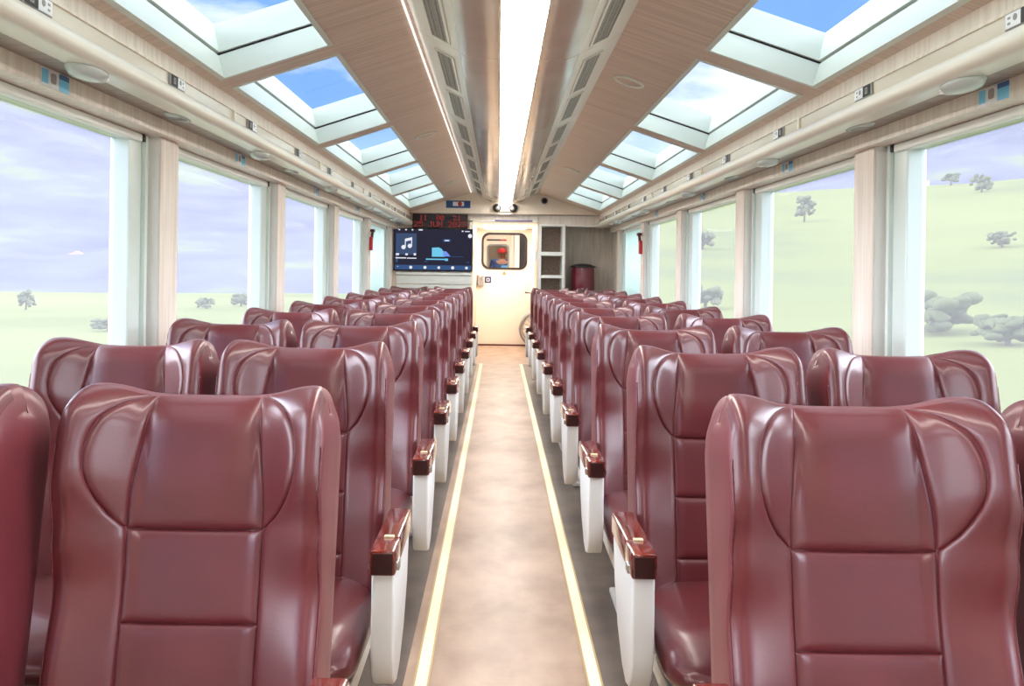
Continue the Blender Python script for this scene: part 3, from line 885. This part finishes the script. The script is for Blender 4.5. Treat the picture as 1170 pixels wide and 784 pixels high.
# next vestibule seen through the door window
b = MB().box(-.75, -.70, DY+.05, 19.0, 0, 2.0).box(1.0, 1.05, DY+.05, 19.0, 0, 2.0).box(-.75, 1.05, 19.0, 19.05, 0, 2.0)
struct(b.build('wall_vestibule', M['peach']))
struct(MB().box(-.75, 1.05, DY+.05, 19.05, 2.0, 2.04).build('ceiling_vestibule', M['white_frame']))
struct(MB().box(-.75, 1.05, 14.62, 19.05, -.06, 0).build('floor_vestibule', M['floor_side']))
vl = MB().box(-.1,.4,14.9,15.6,1.975,1.995,0,.004).build('added_vestibule_light', M['lamp_corr']); tag(vl, 'added flat fill light on the vestibule ceiling beyond the door window', 'ceiling light')  # lamp added out of sight to light the vestibule
vl = MB().box(-.1,.3,16.6,17.1,1.975,1.995,0,.004).build('added_person_light', M['lamp_corr']); tag(vl, 'added flat fill light above the person beyond two doors', 'ceiling light')  # unseen lamp added to brighten the person
D2 = 16.3
win2 = rrect(-.02, 1.2+.20, .36, .46, .06, 6)
d2 = struct(empty('door_2', (0, D2, 0)))
def d2p(mb, name, m):
    o = mb.build(name, m, d2); o.data.transform(Matrix.Translation((0,-D2,0))); return o
mb = MB(); plate_hole(mb, win2, -.70, .27, 0, 2.0, D2, D2+.04); d2p(mb, 'door_leaf', M['peach'])
mb = MB(); ring_plate(rrect(-.02,1.40,.40,.50,.07,6), rrect(-.02,1.40,.345,.445,.055,6), D2-.012, D2+.045, mb); d2p(mb, 'window_gasket', M['plate_grey'])
d2p(MB().prism(rrect(-.02,1.40,.35,.45,.055,6), 'y', D2+.018, D2+.022), 'door_pane', M['doorpane'])
d2p(MB().box(-.22,.02,D2-.02,D2,1.2+.51,1.2+.535).box(.02,.13,D2-.02,D2,1.2+.51,1.2+.535,1), 'top_bar', [M['black_plastic'], M['red']])
d2p(MB().box(.20,.255,D2-.05,D2,0,2.0,0,.005), 'door_edge', M['wood_light'])
struct(MB().box(.27,.36,D2-.08,D2+.05,0,2.0,0,.006).build('trim_door_post', M['white_frame']))
struct(MB().box(.36,1.0,D2,D2+.05,0,2.0).build('wall_bellows', M['black_plastic']))

# television
tv = empty('television', (-.86, YP-.02, zr(-.034)))
def tvp(mb, name, m, parent=None):
    o = mb.build(name, m, parent or tv); o.data.transform(Matrix.Translation(-tv.location)); return o
TX0, TX1, TZ0, TZ1 = -1.375, -.345, zr(-.034), zr(.522)
yf = YP-.055
tvp(MB().box(TX0, TX1, yf, YP-.003, TZ0, TZ1, 0, .006), 'casing', M['screen_black'])
scr = tvp(MB().box(TX0+.012, TX1-.010, yf-.003, yf, TZ0+.012, TZ1-.012), 'screen', M['navy'])
TW, THH = TX1-TX0, TZ1-TZ0
def U(u): return TX0+TW*u
def Vv(v): return TZ1-THH*v
def icon(mb, u0, u1, v0, v1, lay=1): mb.box(U(u0), U(u1), yf-.003-.0012*lay, yf-.003-.0012*(lay-1), Vv(v1), Vv(v0))
b = MB(); icon(b, .02,.985,.86,.965); tvp(b, 'menu_bar', M['screen_blue'], scr)
b = MB(); icon(b, .03,.29,.12,.62); tvp(b, 'album_tile', M['screen_steel'], scr)
b = MB(); icon(b, .03,.055,.15,.8); tvp(b, 'side_bar', M['screen_blue'], scr)
# music note
def disc(mb, u, v, r, lay=2, sx=1.):
    mb.prism([(U(u)+r*sx*math.cos(i*PI/8), Vv(v)+r*math.sin(i*PI/8)) for i in range(16)], 'y', yf-.003-.0012*lay, yf-.003-.0012*(lay-1))
b = MB(); disc(b,.125,.445,.028); disc(b,.205,.415,.028); icon(b,.142,.153,.26,.45,2); icon(b,.222,.233,.22,.42,2)
b.prism([(U(.142),Vv(.25)),(U(.233),Vv(.21)),(U(.233),Vv(.275)),(U(.142),Vv(.315))], 'y', yf-.0054, yf-.0042); tvp(b, 'music_note', M['screen_white'], scr)
b = MB(); icon(b,.03,.07,.59,.635,2); icon(b,.15,.18,.59,.635,2); icon(b,.255,.285,.585,.635,2); icon(b,.025,.16,.685,.71,2); icon(b,.17,.29,.69,.712,2); tvp(b, 'player_buttons', M['screen_white'], scr)
b = MB(); b.prism([(U(q),Vv(w_)) for q,w_ in ((.485,.45),(.57,.44),(.605,.47),(.63,.53),(.65,.66),(.485,.66))], 'y', yf-.0042, yf-.003); tvp(b, 'bar_chart', M['screen_cyan'], scr)
b = MB(); b.prism([(U(q),Vv(w_)) for q,w_ in ((.625,.53),(.665,.53),(.70,.60),(.72,.65),(.63,.65))], 'y', yf-.0043, yf-.003); tvp(b, 'chart_slope', M['screen_peri'], scr)
b = MB(); icon(b,.41,.68,.705,.735,1); icon(b,.65,.69,.70,.755,2); tvp(b, 'slider', M['screen_cyan'], scr)
b = MB(); icon(b,.73,.88,.648,.66,1); icon(b,.39,.43,.765,.785,1); icon(b,.93,.955,.77,.795,1); tvp(b, 'fine_lines', M['screen_blue'], scr)
b = MB(); icon(b,.625,.72,.245,.31,1); tvp(b, 'pill_button', M['screen_blue'], scr)
b = MB(); icon(b,.645,.70,.265,.29,2); disc(b,.965,.165,.027,1)
for u, r in ((.22,.02),(.40,.02),(.575,.018),(.75,.021),(.925,.018)): disc(b, u, .915, r, 2, 1.0)
icon(b,.06,.08,.02,.05,1); icon(b,.145,.165,.02,.05,1); icon(b,.225,.245,.02,.05,1); icon(b,.315,.365,.02,.05,1); icon(b,.86,.88,.04,.07,1); icon(b,.90,.96,.05,.07,1); icon(b,.05,.06,.89,.91,2)
tvp(b, 'icons', M['screen_white'], scr)
tag(tv, 'flat television showing a dark blue music screen on the far wall', 'television')

# LED board
led = empty('led_board', (-.772, YP-.02, zr(.53)))
lx0, lx1, lz0, lz1 = -1.134, -.412, zr(.530), zr(.715)
def ledp(mb, name, m):
    o = mb.build(name, m, led); o.data.transform(Matrix.Translation(-led.location)); return o
ledp(MB().box(lx0, lx1, YP-.06, YP, lz0, lz1, 0, .006), 'casing', M['led_black'])
# five-by-seven dot-matrix style letters built from small dots
FONT = {'0':'01110 10001 10011 10101 11001 10001 01110','1':'00100 01100 00100 00100 00100 00100 01110','2':'01110 10001 00001 00010 00100 01000 11111',
 '3':'11111 00010 00100 00010 00001 10001 01110','5':'11111 10000 11110 00001 00001 10001 01110','J':'00111 00010 00010 00010 00010 10010 01100',
 'U':'10001 10001 10001 10001 10001 10001 01110','N':'10001 10001 11001 10101 10011 10001 10001',' ':'00000 '*7}
def dots(text, x0, x1, z0, z1):
    mb = MB(); cols = len(text)*6-1; dx = (x1-x0)/cols; dz = (z1-z0)/7
    for i, ch in enumerate(text):
        for r, row in enumerate(FONT[ch].split()):
            for c, bit in enumerate(row):
                if bit == '1':
                    cx_ = x0+(i*6+c+.5)*dx; cz_ = z1-(r+.5)*dz
                    mb.box(cx_-dx*.46, cx_+dx*.46, YP-.0625, YP-.060, cz_-dz*.46, cz_+dz*.46)
    return mb
ledp(dots('11  00  21', lx0+.09, lx1-.09, lz0+.100, lz0+.168), 'time_digits', M['led_red'])
ledp(dots('25 JUN 2023', lx0+.02, lx1-.02, lz0+.016, lz0+.084), 'date_digits', M['led_red'])
tag(led, 'black display board with red glowing time and date above the television', 'display board')
# blue sign on the gable
bs = empty('blue_sign', (-.54, gy0-.004, zr(.84)))
MB().box(-.158,.158,-.008,.004,-.048,.048,0,.002).build('sign_board', M['sign_blue'], bs)
MB().box(-.07,.075,-.010,-.008,-.022,.032).build('white_field', M['sign_white'], bs)
MB().prism([(.022+.028*math.cos(i*PI/8), .004+.030*math.sin(i*PI/8)) for i in range(16)], 'y', -.0125, -.010).build('red_mark', M['sign_red'], bs)
tag(bs, 'blue rectangular sign with white and red mark on the gable panel', 'sign')
# twin emergency lamp
el = empty('emergency_lamp', (.07, gy0-.002, zr(.795)))
MB().box(-.165,.165,-.03,.002,-.045,.05,0,.012).build('housing', M['peach'], el)
for sg in (-1,1):
    h = MB().lathe([(.001,-.075),(.035,-.073),(.052,-.055),(.055,-.03)], (sg*.108,0,.004), 'y', 24).build('lamp_head', M['black_plastic'], el, True)
    MB().lathe([(.001,-.082),(.022,-.080),(.028,-.070)], (sg*.095,0,-.006), 'y', 16).build('lens', M['plate_grey'], h, True)
tag(el, 'twin-headed black emergency lamp over the corridor opening', 'emergency lamp')
cm_ = empty('dome_camera', (.58, gy0-.002, zr(.90)))
MB().lathe([(.045,.002),(.045,-.012),(.03,-.014)], (0,0,0), 'y', 20).build('mount', M['plate_grey'], cm_, True)
MB().lathe([(.034,-.012),(.032,-.03),(.018,-.043),(.001,-.046)], (0,0,0), 'y', 20).build('dome', M['black'], cm_, True)
tag(cm_, 'small round black camera on the gable beside the duct', 'camera')

# shelf unit
sh = empty('shelf_unit', (.69, YP, 0))
def shp(mb, name, m):
    o = mb.build(name, m, sh); o.data.transform(Matrix.Translation(-sh.location)); return o
for (a, b_) in ((.516,.552),(.824,.86)): shp(MB().box(a, b_, YP-.02, YP+.40, 0, 1.80, 0, .003), 'side_panel', M['white_frame'])
shp(MB().box(.552,.824,YP+.38,YP+.40,0,1.80), 'back_panel', M['speckle'])
for (z0, z1) in ((1.775,1.80),(1.39,1.44),(1.095,1.135),(.76,.79),(.40,.43),(.02,.06)):
    shp(MB().box(.552,.824,YP-.02,YP+.38,z0,z1,0,.003), 'shelf', M['white_frame'])
tag(sh, 'tall white open shelf unit with dark empty compartments beside the door', 'shelf unit')
# low cabinet and maroon urn
cb_ = empty('low_cabinet', (1.19, YP, 0))
def cbp(mb, name, m, parent=None):
    o = mb.build(name, m, parent or cb_); o.data.transform(Matrix.Translation(-cb_.location)); return o
cbp(MB().box(.90,1.48,YP+.01,YP+.41,.0,.82,0,.003), 'carcass', M['wood_grey'])
cbp(MB().box(.88,1.49,YP-.01,YP+.415,.82,.85,0,.004), 'counter_top', M['white_frame'])
for (a, b_, hx) in ((.905,1.185,1.165),(1.19,1.475,1.21)):
    d_ = cbp(MB().box(a,b_,YP-.008,YP+.01,.05,.80,0,.003), 'door', M['wood_grey'])
    cbp(MB().tube([(hx,YP-.012,.55),(hx,YP-.03,.56),(hx,YP-.03,.66),(hx,YP-.012,.67)], .005, 8), 'handle', M['chrome'], d_)
tag(cb_, 'low grey cabinet under the maroon urn in the alcove', 'cabinet')
ur = empty('urn', (1.115, YP+.17, .85))
MB().lathe([(.001,0),(.15,0),(.153,.01),(.153,.36),(.147,.385),(.147,.395),(.001,.395)], (0,0,0), 'z', 40).build('urn_body', M['urn'], ur); smooth_auto(ur.children[0])
l = MB().lathe([(.001,.395),(.172,.392),(.176,.402),(.165,.412),(.12,.430),(.06,.442),(.001,.445)], (0,0,0), 'z', 40).build('lid', M['black_plastic'], ur, True)
tp = MB().tube([(.02,-.148,.09),(.02,-.20,.09),(.02,-.205,.06)], .012, 10).box(-.03,.0,-.158,-.150,.06,.12,0,.003).box(.035,.05,-.165,-.150,.05,.12,0,.003).build('tap', M['chrome'], ur)
tag(ur, 'maroon cylindrical urn with black lid and tap in the alcove', 'urn')

# folded wheelchair in the niche beside the door
wc = empty('wheelchair', (.60, 14.22, 0))
def circ(cx_, cz_, r, y, n=40): return [(cx_+r*math.cos(2*PI*i/n), y, cz_+r*math.sin(2*PI*i/n)) for i in range(n)]
for y in (-.10, .10):
    t_ = MB().tube(circ(0,.285,.262,y), .017, 10, closed=True).build('rear_wheel', M['plate_grey'], wc, True)
    MB().tube(circ(0,.285,.225,y-.035 if y < 0 else y+.035), .008, 8, closed=True).build('hand_rim', M['chrome'], t_, True)
    b = MB().lathe([(.03,y-.03),(.03,y+.03)], (0,0,.285), 'y', 16)
    for i in range(16):
        a = 2*PI*i/16; b.tube([(0,y,.285),(.25*math.cos(a),y,.285+.25*math.sin(a))], .0022, 5)
    b.build('spokes', M['chrome'], t_)
    MB().tube([(-.09,y*.8,.30),(-.09,y*.8,.84),(-.19,y*.8,.85)], .012, 8).build('push_handle', M['black_plastic'], wc, True)
    MB().tube([(-.09,y*.8,.45),(.36,y*.8,.45),(.46,y*.8,.12)], .011, 8).tube([(-.09,y*.8,.68),(.26,y*.8,.68),(.26,y*.8,.45)], .011, 8).tube([(-.0,y*.8,.285),(-.09,y*.8,.45)], .012, 8).build('side_frame', M['chrome'], wc, True)
    c = MB().tube(circ(.42,.075,.055,y*.8,20), .02, 8, closed=True).tube([(.42,y*.8,.075),(.40,y*.8,.30),(.36,y*.8,.45)], .010, 8).build('caster', M['dark_metal'], wc, True)
MB().box(-.08,.34,-.07,.07,.44,.50,0,.02).build('folded_seat', M['black_plastic'], wc)
tag(wc, 'folded grey wheelchair parked in the corridor beside the door', 'wheelchair')

# ------------------------------------------------------------------ person beyond the doors
pe = empty('person', (.06, 17.6, -.0))
def skin(name, pts, edges, rad, m, parent, sub=2):
    me = bpy.data.meshes.new(name); me.from_pydata(pts, edges, []); me.materials.append(m)
    o = link(bpy.data.objects.new(name, me), parent)
    md = o.modifiers.new('skin', 'SKIN'); md.use_smooth_shade = True
    for i, r in enumerate(rad):
        me.skin_vertices[0].data[i].radius = r if isinstance(r, tuple) else (r, r)
    me.skin_vertices[0].data[0].use_root = True
    sb = o.modifiers.new('sub', 'SUBSURF'); sb.levels = sub; sb.render_levels = sub
    return o
M['skin'] = mat('skin', (176,124,98), .5); M['shirt'] = mat('navy_shirt', (46,66,120), .8, rgb2=(70,96,150), nscale=14)
M['cap'] = mat('red_cap', (206,52,52), .7); M['apron'] = mat('light_blue_cloth', (104,182,232), .7); M['trousers'] = mat('dark_trousers', (40,42,56), .8)
pts = [(0,0,.90),(0,0,1.05),(0,-.005,1.20),(0,0,1.34),(0,-.005,1.40),(0,-.02,1.45),(0,-.025,1.51),(0,-.02,1.55)]
ed = [(i,i+1) for i in range(7)]; rad = [(.14,.10),(.125,.09),(.15,.10),(.13,.08),.05,.065,.075,.05]
for sg in (-1,1):
    n0 = len(pts)
    pts += [(sg*.165,0,1.35),(sg*.205,.01,1.12),(sg*.19,-.10,.92),(sg*.185,-.13,.86)]
    ed += [(3,n0),(n0,n0+1),(n0+1,n0+2),(n0+2,n0+3)]; rad += [.055,.042,.030,(.035,.02)]
    for k in range(4):
        m0 = len(pts); fx = sg*.185+(k-1.5)*.018
        ln = (.030,.036,.034,.026)[k]
        pts += [(fx,-.150,.83),(fx,-.158,.83-ln),(fx,-.148,.83-ln*1.7)]; ed += [(n0+3,m0),(m0,m0+1),(m0+1,m0+2)]; rad += [.009,.008,.007]
    m0 = len(pts); pts += [(sg*.15,-.14,.87),(sg*.14,-.155,.835)]; ed += [(n0+3,m0),(m0,m0+1)]; rad += [.010,.008]
    m0 = len(pts)
    pts += [(sg*.09,0,.84),(sg*.10,-.01,.48),(sg*.10,.01,.10),(sg*.105,-.02,.04),(sg*.11,-.15,.03)]
    ed += [(0,m0),(m0,m0+1),(m0+1,m0+2),(m0+2,m0+3),(m0+3,m0+4)]; rad += [.085,.06,.04,.04,(.04,.025)]
body = skin('body', pts, ed, rad, M['skin'], pe)
cp = [(0,0,.88),(0,0,1.05),(0,-.005,1.20),(0,0,1.34),(0,-.003,1.40)]; ce = [(0,1),(1,2),(2,3),(3,4)]; cr_ = [(.16,.12),(.142,.105),(.168,.117),(.145,.095),.062]
for sg in (-1,1):
    n0 = len(cp); cp += [(sg*.168,0,1.352),(sg*.205,.01,1.12)]; ce += [(3,n0),(n0,n0+1)]; cr_ += [.07,.058]
skin('shirt', cp, ce, cr_, M['shirt'], pe)
cp = [(0,0,.90)]; ce = []; cr_ = [(.155,.115)]
for sg in (-1,1):
    n0 = len(cp); cp += [(sg*.09,0,.83),(sg*.10,-.01,.48),(sg*.10,.01,.10)]; ce += [(0,n0),(n0,n0+1),(n0+1,n0+2)]; cr_ += [.10,.075,.058]
skin('trousers', cp, ce, cr_, M['trousers'], pe)
MB().lathe([(.083,-.005),(.085,.02),(.075,.06),(.045,.083),(.001,.088)], (0,-.02,1.525), 'z', 24).lathe([(.001,-.004),(.07,-.004),(.07,.004),(.001,.004)], (0,-.11,1.525), 'z', 20, sx=.9, sy=1.).build('cap', M['cap'], pe, True)
h = MB().lathe([(.001,-.012),(.012,-.006),(.012,.006),(.001,.012)], (0,-.097,1.48), 'y', 10)
h.build('nose', M['skin'], pe, True)
b = MB()
for sg in (-1,1): b.lathe([(.001,-.006),(.010,-.002),(.010,.004)], (sg*.03,-.088,1.498), 'y', 10)
b.build('eyes', M['black'], pe, True)
MB().box(-.022,.022,-.089,-.078,1.446,1.454,0,.002).build('mouth', M['dark_red'], pe)
b = MB()
for sg in (-1,1): b.lathe([(.001,-.008),(.022,-.004),(.022,.004),(.001,.008)], (sg*.076,-.015,1.49), 'x', 12)
b.build('ears', M['skin'], pe, True)
MB().box(-.02,.16,-.135,-.118,.80,1.28,0,.02).build('apron', M['apron'], pe)
tag(pe, 'person in a red cap and blue top standing beyond the door window', 'person')

# ------------------------------------------------------------------ landscape outside
def fbm(x, y, o=4):
    return noise.fractal(Vector((x, y, 3.7)), 1., 2., o, noise_basis='PERLIN_ORIGINAL')
def polar(name, az0, az1, na, rs, hf, m):
    V = []; Fc = []
    for r in rs:
        for i in range(na+1):
            a = az0+(az1-az0)*i/na
            x = r*math.sin(a); y = r*math.cos(a)
            V.append((x, y, hf(r, a, x, y)))
    n = na+1
    for i in range(len(rs)-1):
        for j in range(na): Fc.append((i*n+j, i*n+j+1, (i+1)*n+j+1, (i+1)*n+j))
    return struct(mobj(name, V, Fc, m, None, True))
def land_mat(name, cols, sc, detail=5, stretch=(1,1,1)):
    m = bpy.data.materials.new(name); m.use_nodes = True
    nt = m.node_tree; b = nt.nodes['Principled BSDF']; b.inputs['Roughness'].default_value = .95; b.inputs['Specular IOR Level'].default_value = .05
    tc = nt.nodes.new('ShaderNodeTexCoord'); mp = nt.nodes.new('ShaderNodeMapping'); mp.inputs['Scale'].default_value = stretch
    n = nt.nodes.new('ShaderNodeTexNoise'); n.inputs['Scale'].default_value = sc; n.inputs['Detail'].default_value = detail
    r = nt.nodes.new('ShaderNodeValToRGB')
    r.color_ramp.elements[0].position = cols[0][0]; r.color_ramp.elements[0].color = lin(cols[0][1])
    r.color_ramp.elements[1].position = cols[-1][0]; r.color_ramp.elements[1].color = lin(cols[-1][1])
    for p, c in cols[1:-1]: r.color_ramp.elements.new(p).color = lin(c)
    nt.links.new(tc.outputs['Object'], mp.inputs[0]); nt.links.new(mp.outputs[0], n.inputs['Vector']); nt.links.new(n.outputs['Fac'], r.inputs[0]); nt.links.new(r.outputs[0], b.inputs['Base Color'])
    return m
M['meadow'] = land_mat('meadow', [(.3,(94,102,62)),(.5,(114,120,74)),(.7,(124,128,84))], .035, 5)
M['hillgrass'] = land_mat('hill_grass', [(.32,(84,94,68)),(.48,(106,112,66)),(.68,(114,119,72))], .03, 6)
M['mountain'] = land_mat('haze_tinted_mountain', [(.36,(82,84,106)),(.48,(92,94,114)),(.56,(96,100,110)),(.64,(106,112,98)),(.72,(112,118,104))], .02, 3, (1.2,.6,2.0))  # distance haze put into the base colour as lavender blue
M['farm_white'] = mat('farm_white', (245,240,242), .7); M['farm_roof'] = mat('farm_roof', (206,150,150), .7)
M['crown'] = land_mat('tree_crown', [(.35,(78,85,60)),(.6,(90,96,66)),(.75,(98,104,70))], 1.2, 5)
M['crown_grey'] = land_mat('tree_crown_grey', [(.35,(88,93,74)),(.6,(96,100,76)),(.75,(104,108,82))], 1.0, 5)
M['bark'] = mat('bark', (96,82,72), .9)
rsL = [2.2,4,7,12,20,32,50,75,105,140,180]
polar('field_left', -2.6, -.02, 60, rsL, lambda r,a,x,y: -1.3-.004*r+.25*sst(10,60,r)*fbm(x*.03,y*.03)-3.2*sst(95,180,r), M['meadow'])
rsM = [150,190,240,300,380,480,600,720,860]
def hL(r,a,x,y):
    return -6+ r*(.02+.30*min(.62,abs(a))*(1-.85*sst(.62,1.0,abs(a))))*sst(150,760,r)*(1.0+.10*fbm(a*3.1,2.2)) + 7*sst(170,300,r)*fbm(x*.012,y*.012)  # ridge lowered out of view to let in the bright side sky
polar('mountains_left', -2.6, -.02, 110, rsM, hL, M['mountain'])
def hR(r,a,x,y):
    crest = .079+.012*sst(.25,.6,a)
    return -1.4 + (crest*215+2.)*sst(14,215,r)**1.15*1.0 + .35*sst(12,50,r)*fbm(x*.05,y*.05) + 1.6*sst(60,200,r)*fbm(x*.018,y*.018+7) - 14*sst(215,300,r)
rsR = [2.2,4,7,11,17,25,35,48,65,85,110,140,170,195,215,240,300]
polar('hill_right', .02, 2.6, 90, rsR, hR, M['hillgrass'])
def hR2(r,a,x,y):
    return -6+ r*(.02+.34*min(.62,abs(a))*(1-.85*sst(.62,1.0,abs(a)))+.02*fbm(a*4.2,9.1))*sst(260,800,r) + 6*fbm(x*.01,y*.01)*sst(300,500,r)  # same lowering beyond the view, opens the side sky as a light source
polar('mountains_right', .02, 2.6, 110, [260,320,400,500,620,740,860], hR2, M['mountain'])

def crown_mesh(seed, w, h):
    rnd = random.Random(seed); b = MB(); bmx = bmesh.new()
    for i in range(44):
        c = Vector((rnd.uniform(-.45,.45)*w, rnd.uniform(-.45,.45)*w, rnd.uniform(.25,.8)*h)); r = rnd.uniform(.09,.17)*w
        m_ = Matrix.Translation(c) @ Matrix.Diagonal((r, r, r*.85*h/w if h < w else r, 1))
        bmesh.ops.create_icosphere(bmx, subdivisions=2, radius=1., matrix=m_)
    for v in bmx.verts:
        n_ = fbm(v.co.x*3/w+seed, v.co.y*3/w+v.co.z*2/w, 3); v.co += v.co.normalized()*0 + Vector((n_,fbm(v.co.y*4/w,v.co.z*4/w+seed,3),n_*.6))*.12*w
    b.bm(bmx); return b
def ray(px, py, D):
    """a point at depth D seen at photo pixel (px, py)"""
    return Vector(((px-570)/1050*D, D, CAMZ-(py-308)/1050*D))
ti = 0
def tree(px, pybase, D, w, h, label, m='crown', hf=None):
    global ti
    ti += 1
    p = ray(px, pybase, D); r = math.hypot(p.x,p.y); a = math.atan2(p.x,p.y)
    z = hf(r,a,p.x,p.y)
    root = empty('tree', (p.x, p.y, z-.02))
    crown_mesh(ti*3.1, w, h).build('crown', M[m], root, True)
    MB().tube([(0,0,-.1),(.02*w,0,h*.3),(0,.02*w,h*.55)], [w*.07,w*.05,w*.03], 8).build('trunk', M['bark'], root, True)
    tag(root, label, 'tree', 'trees outside the windows')
hLf = lambda r,a,x,y: -1.3-.004*r+.25*sst(10,60,r)*fbm(x*.03,y*.03)-3.2*sst(95,180,r)
tree(1064, 390, 34, 2.6, 1.8, 'broad dark tree on the green hill outside the nearest window, shelf side', 'crown', hR)
tree(1152, 400, 30, 1.7, 1.1, 'rounded dark tree lower on the hill beside the nearest shelf side window edge', 'crown', hR)
tree(1144, 285, 75, 1.7, 1.5, 'lone small bush midway up the hill in the nearest window, shelf side', 'crown_grey', hR)
tree(1120, 245, 130, 2.4, 3.2, 'small tree near the crest in the nearest window, shelf side', 'crown_grey', hR)
tree(1085, 232, 150, 2.4, 2.2, 'tiny tree on the crest in the nearest window, shelf side', 'crown_grey', hR)
tree(918, 255, 110, 2.0, 3.6, 'slim grey tree high on the slope in the second window, shelf side', 'crown_grey', hR)
tree(802, 285, 85, 1.8, 1.8, 'small grey bush on the slope in the third window, shelf side', 'crown_grey', hR)
tree(806, 335, 45, 1.5, 1.3, 'low bush near the seats in the third window, shelf side', 'crown_grey', hR)
tree(30, 362, 56, .9, 1.6, 'small grey tree standing in the meadow in the nearest window, television side', 'crown_grey', hLf)
tree(124, 385, 38, 1.0, .6, 'low bush in the meadow in the nearest window, television side', 'crown_grey', hLf)
tree(236, 352, 60, 1.0, .9, 'small bush in the meadow in the second window, television side', 'crown_grey', hLf)
tree(276, 345, 64, 1.2, 1.1, 'rounded bush at the far side of the second window, television side', 'crown_grey', hLf)
def farm(px, py, D, w, d, h, label, hf):
    p = ray(px, py, D); r = math.hypot(p.x,p.y); a = math.atan2(p.x,p.y)
    root = empty('farmhouse', (p.x,p.y,hf(r,a,p.x,p.y)-.5)); root.rotation_euler = (0,0,-a*.6)
    MB().box(-w/2,w/2,-d/2,d/2,0,h).build('house_wall', M['farm_white'], root)
    MB().prism([(-w*.55,h),(w*.55,h),(0,h*1.7)], 'y', -d*.55, d*.55).build('roof', M['farm_roof'], root)
    for i in (-1,1): MB().box(i*w*.25-w*.07, i*w*.25+w*.07, -d/2-.05, -d/2, h*.35, h*.75).build('window', M['plate_grey'], root)
    tag(root, label, 'house', 'farmhouses on the hills')
farm(88, 258, 300, 8, 5, 3, 'pale farmhouse on the hazy hillside in the nearest window, television side', hL)
farm(1044, 228, 175, 4.5, 3.2, 1.6, 'pinkish farmhouse on the hill crest in the nearest window, shelf side', hR)
